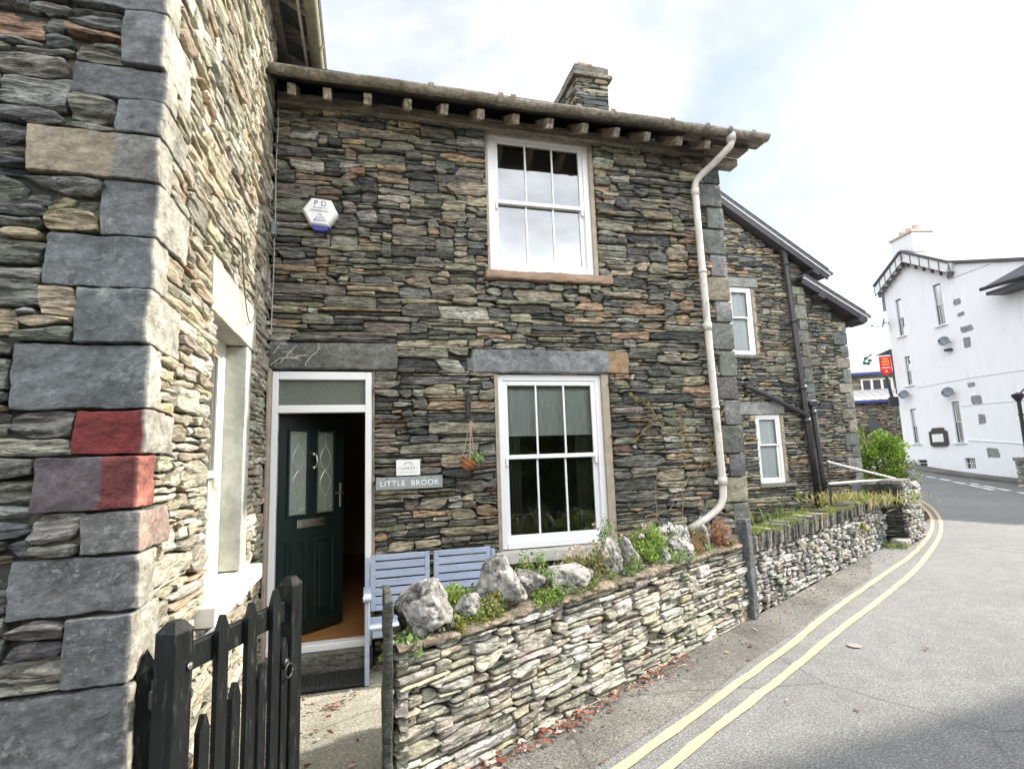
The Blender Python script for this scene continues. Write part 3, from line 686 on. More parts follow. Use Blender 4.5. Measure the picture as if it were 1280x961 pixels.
# big verge timbers at right corner
g = G(); g.box((3.55, -.30, 4.865), (4.0, -.12, 4.955), b=.01); g.box((3.2, -.36, 4.935), (4.16, -.22, 4.965), b=.006); g.box((3.6, -.10, 4.80), (4.02, .05, 4.90), b=.02); g.build('verge_beam', M['oldwood'], cot)
g = G(); ux = np.array([0, .851, .525]); un = np.array([0, -.525, .851])
g.obox(np.array([1.58, -.42, 4.885])+ux*1.98+un*.02, np.array([X_, ux, un]), [2.5, 1.98, .012]); g.build('soffit_board', M['darkwood'], cot)
g = G(); g.obox(np.array([1.6, -.46, 4.905])+ux*2.03+un*.045, np.array([X_, ux, un]), [2.53, 2.03, .014]); ux2 = np.array([0, -.851, .525])
g.obox(np.array([1.6, 6.24, 4.905])+ux2*1.98+np.array([0, .525, .851])*.045, np.array([X_, ux2, np.array([0, .525, .851])]), [2.53, 1.98, .014]); roof = g.build('roof', M['roofslate'], cot)
# gutter: half round with brackets and collars
g = G(); a = np.linspace(math.pi, 2*math.pi, 11)
xs = np.linspace(-.80, 4.10, 30)
sag = .006*np.sin(xs*3.0)+.004*np.sin(xs*7+1)
P = np.array([[(x, -.45+.055*math.cos(t), 4.945+s+.055*math.sin(t)) for t in a]+[(x, -.45+.046*math.cos(t), 4.945+s+.046*math.sin(t)) for t in a[::-1]] for x, s in zip(xs, sag)]); g.grid(P, wrap=True)
for x in (.55, 1.18, 1.30, 2.3, 2.95, 3.35, 3.62, 3.9):
    P = np.array([[(x+dx, -.45+.066*math.cos(t), 4.95+.066*math.sin(t)) for t in np.linspace(math.pi*.95, 2.05*math.pi, 12)] for dx in (-.025, -.022, .022, .025)]); g.grid(P)
P = np.array([[(4.10+.001*q, -.45+r*math.cos(t), 4.945+r*math.sin(t)) for t in a] for q, r in ((0, .059), (8, .059), (12, .036))]); g.grid(P)
g.build('gutter', M['gutter'], cot, True)
for k in range(14):
    pass
# downpipe
g = G(); px, py = 3.44, -.085
top = [(3.66, -.45, 4.90), (3.66, -.45, 4.83), (3.655, -.435, 4.795), (3.62, -.37, 4.75), (3.56, -.26, 4.68), (3.49, -.15, 4.615), (3.455, -.10, 4.57), (px, py, 4.51), (px-.005, py, 4.35), (px+.01, py, 2.8), (px+.03, py, 1.32), (px+.02, py, 1.20), (px-.02, py-.005, 1.12), (px-.10, py-.01, 1.06), (3.22, py-.03, 1.0), (3.02, py-.05, .92)]
g.tube(top, .036, 14); g.tube([(3.66, -.45, 4.94), (3.66, -.45, 4.84)], .050, 14); g.tube([(3.66, -.45, 4.86), (3.66, -.45, 4.83)], .044, 14)
for zz, xo in ((4.44, -.004), (2.95, .008), (1.36, .03)): g.tube([(px+xo, py, zz-.04), (px+xo, py, zz+.04)], .045, 14)
for zz, xo in ((3.55, .004), (2.1, .02)): g.tube([(px+xo, py, zz-.015), (px+xo, py, zz+.015)], .043, 14)
dpp = g.build('downpipe', M['pipe'], cot, True)
g = G(); g.tube([(px-.01, .0, 1.345), (px+.08, -.06, 1.345)], .012, 6); g.obox((px+.03, -.05, 1.345), np.eye(3), [.065, .02, .02], b=.004); g.build('pipe_clip', M['pipe'], dpp)
# chimney
g = G(); cxa, cxb, cya, cyb = 3.12, 3.66, 2.2, 3.25
rg2 = np.random.default_rng(5)
lay(g, rubble(cxb-cxa, 1.05, rg2, .2, .06), (cxa, cya, 6.45), X_, Z_, -Y_, P_SIDE, rg2, dvar=.015, step=.04, seed=71)
lay(g, rubble(cyb-cya, 1.05, rg2, .22, .06), (cxa, cyb, 6.45), -Y_, Z_, -X_, P_SIDE, rg2, dvar=.015, step=.04, seed=72)
g.box((cxa+.02, cya+.02, 6.2), (cxb, cyb, 7.5), (.05, .05, .05)); ch = g.build('chimney', M['slate_pale'], cot)
g = G(); block(g, (cxa-.06, cya-.06, 7.47), (cxb+.06, cyb+.05, 7.53), (.26, .23, .18), rg2, .012, .006, .05, 8); block(g, (cxa-.02, cya-.02, 7.53), (cxb+.015, cyb+.01, 7.68), (.19, .18, .15), rg2, .015, .008, .05, 9); g.build('chimney_cap', M['wallstone'], ch)
g = G(); block(g, (cxa+.05, cya+.03, 7.68), (cxa+.32, cya+.4, 7.76), (.3, .14, .10), rg2, .03, .01, .05, 10); g.build('chimney_tile', plain('worn_red_tile', (.30, .135, .095), .9, .3, 14, .4), ch)

# ------------------------------------------------------------------ HOUSE AT LEFT
lh = thing('stone_house', 'tall slate stone house with big corner blocks and sunlit side wall', 'house', (-.8, -2.57, 0))
rg = np.random.default_rng(23)
LX, LY = -.80, -2.57
# quoin blocks on the corner: (z0, z1, length on front, length on side, colour key)
Q = [(.0, .915, .62, .14, 'g'), (.915, 1.155, .21, .26, 'g'), (1.155, 1.36, .39, .15, 'g'), (1.36, 1.515, .19, .30, 'p'), (1.515, 1.715, .34, .13, 'r2'), (1.715, 1.885, .235, .30, 'r'),
     (1.885, 2.13, .44, .12, 'b'), (2.13, 2.35, .25, .34, 'b'), (2.35, 2.56, .37, .14, 'b'), (2.56, 2.79, .20, .36, 'g'), (2.79, 2.985, .45, .14, 't'), (2.985, 3.14, .165, .30, 'g'), (3.14, 3.285, .33, .13, 'g'), (3.285, 3.53, .16, .32, 'g'), (3.53, 3.78, .36, .14, 'g'), (3.78, 4.0, .18, .3, 'g'), (4.0, 4.25, .36, .15, 'g'), (4.25, 4.5, .2, .32, 'g'), (4.5, 4.8, .36, .15, 'g'), (4.8, 5.1, .2, .3, 'g'), (5.1, 5.5, .36, .15, 'g')]
QC = {'g': (.17, .175, .178), 'b': (.15, .163, .165), 'p': (.20, .195, .19), 't': (.30, .25, .18), 'r': (.20, .035, .035), 'r2': (.17, .045, .045)}
FW = 3.2
st = rubble(FW, 5.5, rg, .33, .054, [(FW-q[2], 9, q[0], q[1]) for q in Q], tmin=.02, tmax=.13, lmax=.9, st=.5)
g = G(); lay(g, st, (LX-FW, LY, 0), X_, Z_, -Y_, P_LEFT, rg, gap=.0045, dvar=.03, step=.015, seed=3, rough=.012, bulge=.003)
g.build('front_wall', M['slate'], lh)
wz0, wz1, wy0, wy1 = .98, 2.49, -1.66, -.86     # side window opening
SL = 2.57
holesS = [(0, q[3], q[0], q[1]) for q in Q]+[(wy0-LY, wy1-LY, .9, wz1), (wy0-LY-.12, wy1-LY+.24, wz1, 2.80), (wy0-LY-.15, 2.3, .87, .98), (wy1-LY, wy1-LY+.17, .98, wz1)]
st = rubble(SL+.02, 5.62, rg, .25, .046, holesS, tmin=.02, tmax=.14, lmax=.6, sl=.5, st=.5)
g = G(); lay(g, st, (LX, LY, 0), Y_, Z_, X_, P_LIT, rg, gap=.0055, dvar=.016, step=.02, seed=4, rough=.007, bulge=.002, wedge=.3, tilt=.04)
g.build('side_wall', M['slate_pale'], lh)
sunlit_side_cols = {'r2': (.50, .20, .15), 'r': (.44, .41, .35), 'p': (.46, .34, .28)}
for i, q in enumerate(Q):
    nm = {'r': 'red painted corner block', 'r2': 'half red painted corner block', 't': 'tan corner block'}.get(q[4])
    jit = .012*math.sin(i*4.3)
    g = G(); zb = q[1]-.005
    lo = np.array((LX-q[2]+.004, LY-.012+jit, q[0]+.005)); hi = np.array((LX+.004+jit*.5, LY+q[3]-.005, zb))
    block(g, lo, hi, QC[q[4]], rg, .009, .010, .014, 60+i)
    # the side face is coloured paler to carry the sunlight on it
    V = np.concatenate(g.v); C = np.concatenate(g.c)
    sc_ = np.array(sunlit_side_cols.get(q[4], (.52, .49, .41)))*rg.uniform(.88, 1.12)
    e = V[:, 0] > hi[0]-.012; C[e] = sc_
    if q[4] == 'r2': C[(V[:, 0] < LX-.13) & ~e] = (.12, .10, .11)
    if q[4] == 't': C[(V[:, 0] > LX-.16) & ~e] = (.24, .235, .21)
    g.v = [V]; g.c = [C]
    o = g.build('quoin', M['redpaint'] if q[4] in ('r', 'r2') else M['quoin'], lh)
    if nm: o['label'] = nm
g = G(); g.box((LX-FW, LY+.04, 0), (LX-.36, LY+.4, 5.6)); g.build('front_core', M['mortar'], lh); g = G()
def sc2(y0, y1, z0, z1): g.box((LX-.36, y0, z0), (LX-.04, y1, z1))
sc2(LY+.04, wy0-.001, 0, 5.62); sc2(wy1+.06, 0.0, 0, 5.62); sc2(wy0, wy1, 0, .9); sc2(wy0, wy1, wz1+.01, 5.62); sc2(.02, 6, 0, 5.62)
g.box((LX-FW, 5.6, 0), (LX-.36, 6, 5.6)); g.box((LX-FW-.3, LY+.4, 0), (LX-FW, 6, 5.6))
g.prism([(0, 5.6), (-2.9, 7.4), (-5.8, 5.6)], (LX, 0, 0), X_, Z_, Y_, LY+.04, LY+.3)
g.build('wall_core', M['mortar_pale'], lh)
g = G(); block(g, (LX-.3, wy0-.12, wz1+.002), (LX+.012, wy1+.24, 2.80), (.47, .445, .38), rg, .012, .004, .05, 91); g.build('window_lintel', M['plainstone'], lh)
g = G(); block(g, (LX-.3, wy1+.004, .985), (LX+.004, wy1+.17, wz1-.003), (.46, .465, .41), rg, .012, .004, .05, 92); g.build('window_jamb', M['plainstone'], lh)
g = G(); block(g, (LX-.28, wy0-.13, .875), (LX+.085, wy1+.34, .975), (.8, .8, .76), rg, .01, .003, .05, 93); g.build('window_sill', M['white_sill'], lh)
g = G(); block(g, (LX-.2, wy0-.12, .79), (LX+.035, wy0+.25, .872), (.40, .39, .38), rg, .012, .005, .04, 94); g.build('sill_stone', M['slate_pale'], lh)
wl = sash_window(lh, (LX-.13, wy0-.01, .975), Y_, Z_, X_, wy1-wy0+.02, wz1-.975+.01, 1, .07, .05, .018, ('cream_paint', 'glass'), meet=.42, depth=.1, label='cream sash window in the sunlit side wall')
g = G(); P = np.array([[(LX-.24+.01*math.sin(u*40), wy0+(wy1-wy0)*u, 1.0+1.5*q) for u in np.linspace(0, 1, 50)] for q in (0, 1)]); g.grid(P); g.build('curtain', M['cloth_white'], lh)
g = G(); g.box((LX-.37, wy0-.3, .8), (LX-.36, wy1+.3, 2.7)); g.build('window_back', M['darkwood'], lh)
# eaves of the side: soffit rafters, gutter
g = G(); ux = np.array([.86, 0, -.5]); un = np.array([.5, 0, .86])
g.obox(np.array([LX+.34, 1.6, 5.58])-ux*2.1+un*.02, np.array([ux, Y_, un]), [2.1, 4.4, .012]); g.build('soffit_board', M['darkwood'], lh)
g = G(); g.obox(np.array([LX+.38, 1.6, 5.58])-ux*2.15+un*.05, np.array([ux, Y_, un]), [2.15, 4.45, .016]); g.build('roof', M['roofslate'], lh)
for y in np.arange(-2.5, 5, .42):
    g = G(); g.obox(np.array([LX+.12, y, 5.66]), np.array([ux, Y_, un]), [.26, .03, .045], b=.004); g.build('rafter', M['oldwood'], lh)
g = G(); g.box((LX-.02, -2.55, 5.55), (LX+.07, 5.8, 5.65), b=.008); g.build('wall_plate', M['oldwood'], lh)
g = G(); ys = np.linspace(-2.7, 6, 20); P = np.array([[(LX+.335+.06*math.cos(t), y, 5.56+.06*math.sin(t)) for t in a]+[(LX+.335+.05*math.cos(t), y, 5.56+.05*math.sin(t)) for t in a[::-1]] for y in ys]); g.grid(P, wrap=True)
for y in (-2.2, -1.5, -.8, .0, .7): g.grid(np.array([[(LX+.335+.07*math.cos(t), y+dy, 5.565+.07*math.sin(t)) for t in np.linspace(math.pi*.95, 2.05*math.pi, 10)] for dy in (-.02, .02)]))
g.build('gutter', M['gutter_lit'], lh, True)
g = G(); g.tube([(LX+.235, y, 5.535+.004*math.sin(y*4)) for y in np.linspace(-2.6, .4, 12)], .014, 8); g.build('eaves_pipe', M['pipe'], lh)
# loose cables
g = G(); g.tube([(LX+.03+.004*math.sin(z*7), -.035+.012*math.sin(z*3.1), z) for z in np.linspace(5.05, 3.55, 14)]+[(LX+.03, -.05-.02*math.sin(z*5), z) for z in np.linspace(3.5, 2.75, 8)], .0045, 5)
g.build('cable', M['cable_grey'], lh)
g = G(); g.tube([(LX+.03, -1.28+.62*t, 3.15-1.1*t+.9*t*t-.18*math.sin(math.pi*t)) for t in np.linspace(0, 1, 20)], .004, 5)
g.tube([(LX+.03, -.35+.05*t, 3.0+.65*t-.3*math.sin(math.pi*t)*.2) for t in np.linspace(0, 1, 6)], .004, 5); g.build('loose_wire', M['cable_dark'], lh)
g = G(); g.box((LX+.01, -.12, 3.62), (LX+.05, -.05, 3.74), b=.006); g.build('junction_box', M['dish'], lh)
# hall wall colour end
# ------------------------------------------------------------------ HOUSE BEHIND AT RIGHT
sh = thing('gabled_stone_house', 'set-back slate house with sloping verge, black drainpipes and white casements', 'house', (7, 3.3, 0))
rg = np.random.default_rng(31); SY = 3.3; SX0 = 5.3
v1 = lambda x: 6.02-.575*(np.asarray(x)+SX0-6.41)
v2 = lambda x: 4.66-.50*(np.asarray(x)+8.05-8.16)
qs = []; z = 0; i = 0
while z < 4.75:
    hh = .24+.05*math.sin(i*2.7); qs.append((z, z+hh, .30 if i % 2 else .17)); z += hh; i += 1
hl = [(6.36-SX0, 6.88-SX0, 3.36, 4.63), (6.2-SX0, 7.03-SX0, 4.63, 4.82), (6.70-SX0, 7.24-SX0, 1.07, 2.28), (6.36-SX0, 7.33-SX0, 2.28, 2.52), (6.66-SX0, 7.4-SX0, 1.0, 1.07)]+[(8.03-SX0-q[2], 9, q[0], q[1]) for q in qs]
st = rubble(8.03-SX0, 6.6, rg, .23, .047, hl, tmin=.02, sl=.45)
g = G(); lay(g, st, (SX0, SY, 0), X_, Z_, -Y_, P_SIDE, rg, gap=.006, dvar=.022, step=.05, seed=21, zclip=v1)
st = rubble(.93, 4.8, rg, .22, .047, [(.93-q[2], 9, q[0], q[1]) for q in qs], tmin=.02)
lay(g, st, (8.04, SY+.05, 0), X_, Z_, -Y_, P_SIDE, rg, gap=.006, dvar=.022, step=.05, seed=22, zclip=v2)
g.build('stone_wall', M['slate'], sh)
PQ = [((.24, .22, .17), 3), ((.15, .155, .145), 3), ((.19, .185, .16), 3)]
for i, q in enumerate(qs):
    if q[1] < 4.9: g = G(); block(g, (8.03-q[2]+.004, SY-.015, q[0]+.006), (8.045, SY+.4, min(q[1]-.006, 4.7)), pick(PQ, rg), rg, .015, .006, .06, i); g.build('quoin', M['quoin'], sh)
    if q[1] < 4.15: g = G(); block(g, (8.97-q[2]+.004, SY+.035, q[0]+.006), (8.985, SY+.45, q[1]-.006), pick(PQ, rg), rg, .015, .006, .06, 40+i); g.build('quoin', M['quoin'], sh)
g = G()
for (xa, xb, za, zb) in ((SX0, 6.36, 0, 6.5), (6.36, 6.70, 0, 3.3), (6.88, 8.0, 2.4, 4.5), (7.24, 8.0, 0, 2.5), (6.36, 7.3, 2.28, 3.36), (6.7, 7.24, 0, 1.07)):
    g.box((xa, SY+.04, za), (xb, SY+.06, zb if xa > 5.5 else 5.8))
g.prism([(SX0, 4.63), (8.0, 4.63), (8.0, 5.05), (SX0, 6.6)], (0, 0, 0), X_, Z_, Y_, SY+.041, SY+.3)
g.box((8.0, SY+.09, 0), (8.95, SY+.3, 4.15)); g.prism([(8.0, 4.15), (8.95, 4.15), (8.0, 4.66)], (0, 0, 0), X_, Z_, Y_, SY+.092, SY+.3); g.box((8.6, SY+.45, 0), (8.95, SY+6, 4.0))
g.build('wall_core', M['mortar'], sh)
g = G(); block(g, (6.22, SY-.015, 4.635), (7.02, SY+.2, 4.815), (.27, .27, .25), rg, .015, .005, .05, 7); g.build('lintel', M['quoin'], sh)
g = G(); block(g, (6.37, SY-.015, 2.285), (7.32, SY+.2, 2.515), (.25, .26, .24), rg, .015, .005, .05, 8); g.build('lintel', M['quoin'], sh)
g = G(); block(g, (6.66, SY-.06, 1.0), (7.40, SY+.1, 1.065), (.26, .24, .2), rg, .012, .005, .05, 9); g.build('window_sill', M['quoin'], sh)
g = G(); block(g, (6.3, SY-.05, 3.30), (7.0, SY+.1, 3.36), (.16, .16, .12), rg, .012, .005, .05, 10); g.build('window_sill', M['quoin'], sh)
for (x, z, w, h, lb) in ((6.37, 3.36, .50, 1.27, 'upper white casement of the set-back house'), (6.71, 1.07, .52, 1.21, 'lower white casement of the set-back house')):
    sash_window(sh, (x, SY+.03, z), X_, Z_, -Y_, w, h, 1, .05, .035, meet=.56, mats=('upvc', 'glass_pale'), horns=False, label=lb)
    g = G(); g.grid(np.array([[(x-.12+(w+.24)*u, SY+.12+.012*math.sin(u*30+q), z+h*q) for u in np.linspace(0, 1, 30)] for q in (0, 1)])); g.build('net_curtain', M['cloth_white'], sh)
for lo_, hi_ in (((6.88, SY-.005, 3.37), (6.93, SY+.1, 4.62)), ((7.235, SY-.005, 1.08), (7.28, SY+.1, 2.27))): g = G(); g.box(lo_, hi_); g.build('reveal', M['render_strip'], sh)
# roofs with verge boards
for (x0, z0, x1, z1, yf) in ((5.2, 6.83, 8.46, 4.87, SY-.22), (7.9, 4.80, 9.30, 4.08, SY-.17)):
    u = np.array([x1-x0, 0, z1-z0]); L = np.linalg.norm(u); u /= L; nn = np.array([-u[2], 0, u[0]]); c = np.array([(x0+x1)/2, 0, (z0+z1)/2])
    g = G(); g.obox(c+nn*.06+Y_*(yf+3), np.array([u, Y_, nn]), [L/2+.04, 3.03, .022])
    for k in range(int(L/.16)):
        g.obox(c+u*(-L/2+.1+k*.16)+nn*.088+Y_*(yf+3), np.array([u, Y_, nn]), [.09, 3.04, .007])
    rf_ = g.build('roof', M['roofslate'], sh)
    g = G(); g.obox(c-nn*.025+Y_*(yf+.012), np.array([u, Y_, nn]), [L/2, .014, .06], b=.003); g.build('bargeboard', M['barge'], rf_)
    g = G(); g.obox(c+nn*.026+Y_*(yf-.004), np.array([u, Y_, nn]), [L/2+.01, .014, .012]); g.build('verge_trim', M['grey_metal'], rf_)
    g = G(); g.obox(c-nn*.03+Y_*(yf+.14), np.array([u, Y_, nn]), [L/2-.02, .11, .008]); g.build('soffit', M['barge'], rf_)
    for q in (.3, .92):
        p = np.array([x0, 0, z0])+u*L*q-nn*.10; g = G(); g.obox(p+Y_*(yf+.12), np.array([u, Y_, nn]), [.07, .16, .06], b=.005); g.build('purlin_end', M['barge'], rf_)
g = G(); g.tube([(9.22, SY-.2, 4.05), (9.22, SY+3, 4.05)], .05, 8); g.build('gutter', M['barge'], sh)
def pipe(pts, r, collars=()):
    g = G(); g.tube(pts, r, 12)
    for c in collars: g.tube([np.array(c)-[0, 0, .04], np.array(c)+[0, 0, .04]], r*1.28, 12)
    return g.build('drainpipe', M['blackpipe'], sh, True)
py = SY-.1
pipe([(7.60, py+.02, 5.42), (7.60, py, 5.25), (7.61, py, 4.9), (7.70, py, 2.3), (7.76, py, .6)], .052, [(7.60, py, 5.1), (7.69, py, 2.75), (7.70, py, 2.15), (7.64, py, 4.0)]); g = G(); g.lathe([(.05, -.12), (.075, .0), (.085, .06), (.085, .1), (.0, .1)], (7.6, py, 5.3), 12); g.build('hopper', M['blackpipe'], sh)
pipe([(6.50, py+.08, 2.80), (6.55, py, 2.76), (7.05, py, 2.55), (7.6, py, 2.30), (7.70, py, 2.22)], .045)
pipe([(7.86, py, 2.50), (7.86, py, 2.3), (7.91, py, 1.2), (7.95, py, .6)], .04, [(7.86, py, 2.3)])
g = G(); g.obox((7.86, py, 2.47), np.eye(3), [.08, .05, .05], b=.01); g.tube([(7.72, py, 2.55), (7.8, py, 2.47), (7.88, py, 2.45)], .035, 8); g.build('pipe_junction', M['blackpipe'], sh)

# ------------------------------------------------------------------ WHITE BUILDING
wb = thing('white_inn', 'tall white rendered inn with dark gable boards and small sash windows', 'inn', tuple(WB(2, .3)))
U3 = np.array([*WDD, 0]); N3 = np.array([*WNN, 0])
wins = [(4.43, 4.80, 6.74, 8.50), (2.26, 2.66, 6.72, 8.52), (4.38, 4.70, 4.40, 5.74), (4.42, 4.78, 1.74, 3.30), (2.2, 2.56, 1.70, 3.40)]
cells = [(1.85, 2.32, .62, 1.05), (4.2, 4.72, .70, .98)]
g = G()
s_edges = sorted({-6., 5.38, *[w[0] for w in wins+cells], *[w[1] for w in wins+cells]}); z_edges = sorted({-.5, 8.6, *[w[2] for w in wins+cells], *[w[3] for w in wins+cells]})
def ztop(s):   # roofline
    return float(np.interp(s, [-6, -1.3, 1.55, 3.72, 5.38], [6.9, 8.15, 9.1, 10.42, 9.4]))
for sa, sb in zip(s_edges[:-1], s_edges[1:]):
    for za, zb in zip(z_edges[:-1], z_edges[1:]):
        sm, zm = (sa+sb)/2, (za+zb)/2
        if any(w[0] < sm < w[1] and w[2] < zm < w[3] for w in wins+cells): continue
        if zb >= 8.6: continue
        if zm > ztop(sm): continue
        n = max(2, int((sb-sa)/.4)+1); A2 = np.linspace(sa, sb, n)
        z_hi = [min(zb, ztop(s)) for s in A2]
        g.grid(np.array([[WB(s, za) for s in A2], [WB(s, t) for s, t in zip(A2, z_hi)]]))
A2 = np.array([1.0, 1.55, 2.5, 3.72, 4.5, 5.38]); g.grid(np.array([[WB(s, min(z_edges[-2], ztop(s))) for s in A2], [WB(s, ztop(s)) for s in A2]]))
A2 = np.linspace(-6, 1.0, 8); g.grid(np.array([[WB(s, min(z_edges[-2], ztop(s)-.001)) for s in A2], [WB(s, ztop(s)) for s in A2]]))
for w in wins+cells:
    d = -.16; q = [(w[0], w[2]), (w[1], w[2]), (w[1], w[3]), (w[0], w[3])]
    for (p0, p1) in zip(q, q[1:]+q[:1]): g.add([WB(*p0), WB(*p1), WB(*p1, d), WB(*p0, d)], [(0, 1, 2, 3)])
# end wall + back
e0 = WB(5.38, 0); g.add([WB(5.38, -.5), WB(5.38, 9.4), WB(5.38, 9.4, -8), WB(5.38, -.5, -8)], [(0, 1, 2, 3)]); g.add([WB(-6, -.5), WB(-6, 6.9), WB(-6, 6.9, -8), WB(-6, -.5, -8)], [(0, 1, 2, 3)])
g.build('wall', M['render_white'], wb)
for w in wins:
    sash_window(wb, WB(w[0], w[2], -.07), U3, Z_, N3, w[1]-w[0], w[3]-w[2], 1, .03, .026, meet=.5, mats=('upvc', 'glass_pale', 'barge'), horns=False)  # black frames stand in for the shade inside the window recesses
    g = G(); g.obox(WB((w[0]+w[1])/2, w[2]-.03, .03), np.array([U3, Z_, N3]), [(w[1]-w[0])/2+.12, .03, .07], b=.008); g.build('window_sill', M['render_white'], wb)
    g = G(); g.obox(WB((w[0]+w[1])/2, (w[2]+w[3])/2, -.30), np.array([U3, Z_, N3]), [.3, .95, .01]); g.build('window_back', M['darkwood'], wb)
for w in cells:
    g = G(); g.obox(WB((w[0]+w[1])/2, (w[2]+w[3])/2, -.13), np.array([U3, Z_, N3]), [(w[1]-w[0])/2, (w[3]-w[2])/2, .01]); o = g.build('cellar_opening', M['darkwood'], wb)
    g = G(); sa, sb, za, zb = w
    for q in (.33, .5, .66) if sb < 3 else (): g.obox(WB(sa+(sb-sa)*q, (za+zb)/2, -.1), np.array([U3, Z_, N3]), [.012, (zb-za)/2, .01])
    g.obox(WB((sa+sb)/2, (za+zb)/2, -.1), np.array([U3, Z_, N3]), [(sb-sa)/2, .012, .01]); g.build('cellar_bars', M['grey_metal'], o)
# bare stone patches
for (s0, s1, z0, z1) in ((1.42, 1.78, 7.35, 7.62), (1.33, 1.66, 6.85, 7.02), (1.05, 1.62, 6.15, 6.42), (1.25, 1.58, 5.5, 5.95), (1.35, 1.7, 3.9, 4.1), (1.15, 1.62, 3.15, 3.55), (1.1, 1.45, 2.35, 2.8), (.75, 1.3, 1.05, 1.45), (1.55, 1.9, 8.55, 8.75)):
    g = G(); n = 9; pts = []
    for k in range(n):
        t = 2*math.pi*k/n; pts.append(((s0+s1)/2+(s1-s0)/2*math.copysign(abs(math.cos(t))**.28, math.cos(t))*rg.uniform(.8, 1.05), (z0+z1)/2+(z1-z0)/2*math.copysign(abs(math.sin(t))**.28, math.sin(t))*rg.uniform(.8, 1.05)))
    g.prism(pts, WB(0, 0), U3, Z_, N3, -.02, .012); g.build('bare_stone', M['patchstone'], wb)
# string courses / cables
g = G()
for z, s0, s1 in ((4.25, -6, 4.2), (3.15, -6, 2.1)): g.tube([WB(s, z+.03*math.sin(s), .012) for s in np.linspace(s0, s1, 8)], .012, 6)
g.build('wall_cable', plain('white_cable', (.66, .66, .68), .6, .03), wb)
g = G(); g.tube([WB(2.05, 1.78, .02), WB(.1, 1.60, .02), WB(-.3, 1.55, .02)], .02, 6); g.tube([WB(-.3, 1.55, .02), WB(-.3, .2, .02)], .015, 6); g.build('wall_pipe', M['render_white'], wb)
# gable boards
def seg(g, s0, z0, s1, z1, d0, d1, below, above):
    u = np.array([s1-s0, z1-z0]); u /= np.linalg.norm(u); n = np.array([-u[1], u[0]]); n *= (1 if n[1] > 0 else -1)
    q = [(s0-n[0]*below, z0-n[1]*below), (s1-n[0]*below, z1-n[1]*below), (s1+n[0]*above, z1+n[1]*above), (s0+n[0]*above, z0+n[1]*above)]
    g.prism(q, WB(0, 0), U3, Z_, N3, d0, d1)
sl = [(5.58, 9.42, 3.74, 10.48), (3.74, 10.48, 1.42, 9.10)]
g = G()
for q in sl: seg(g, *q, .02, .30, .38, 0)
g.build('bargeboard', plain('white_bargeboard', (.78, .78, .78), .5, .03), wb)
g = G()
for (a0, b0, a1, b1) in sl:
    seg(g, a0, b0, a1, b1, -8, .36, .0, .10); seg(g, a0, b0, a1, b1, .30, .315, .03, .02)
    for t in np.linspace(0, 1, 6): 
        ss, zz = a0+(a1-a0)*t, b0+(b1-b0)*t; g.obox(WB(ss, zz-.24, .305), np.array([U3, Z_, N3]), [.018, .19, .012])
    for t in np.linspace(.08, .95, 6):
        ss, zz = a0+(a1-a0)*t, b0+(b1-b0)*t; g.obox(WB(ss, zz-.56, .2), np.array([U3, Z_, N3]), [.03, .10, .06]); g.obox(WB(ss, zz-.44, .14), np.array([U3, Z_, N3]), [.04, .04, .12])
    seg(g, a0, b0-.44, a1, b1-.44, .29, .32, .03, .0)
seg(g, 1.42, 9.12, -1.3, 8.22, -8, .12, .02, .08); seg(g, -1.3, 8.22, -6, 6.96, -8, .12, .02, .08)
g.build('roof', M['roofslate'], wb)
g = G(); g.prism([(5.40, 8.2), (5.62, 8.2), (5.66, 8.25), (5.62, 9.1), (5.40, 9.3)], WB(0, 0), U3, Z_, N3, -1.2, -.05); g.build('eaves_box', M['patchstone'], wb)
# lean-to roof on the right part
g = G(); P = [WB(-5, 7.35, .75), WB(-.30, 7.48, .75), WB(-.62, 7.80, .03), WB(-1.4, 8.05, .03), WB(-5, 8.05, .03)]; g.add(P, [(0, 1, 2, 3, 4)]); P2 = [p-np.array([0, 0, .05]) for p in P]; g.add(P2, [(4, 3, 2, 1, 0)]); g.build('lean_to_roof', M['roofslate'], wb)
g = G(); g.tube([WB(-5, 7.27, .8), WB(-.26, 7.42, .8)], .07, 8); g.obox(WB(-2.6, 7.2, .4), np.array([U3, Z_, N3]), [2.2, .06, .36]); g.build('lean_to_gutter', M['blackpipe'], wb)
# chimney
g = G(); g.prism([(3.35, 9.9), (4.6, 9.3), (4.6, 11.30), (3.35, 11.30)], WB(0, 0), U3, Z_, N3, -1.0, -.02); wch = g.build('chimney', M['render_white'], wb)
g = G(); g.obox(WB(3.975, 11.34, -.51), np.array([U3, Z_, N3]), [.70, .045, .56], b=.01); g.build('chimney_cap', M['pot'], wch)
for s in (3.6, 4.0, 4.4):
    g = G(); g.lathe([(.13, 0), (.12, .25), (.15, .27), (.15, .36), (.11, .36)], WB(s, 11.38, -.5), 12); g.build('chimney_pot', M['pot'], wch)

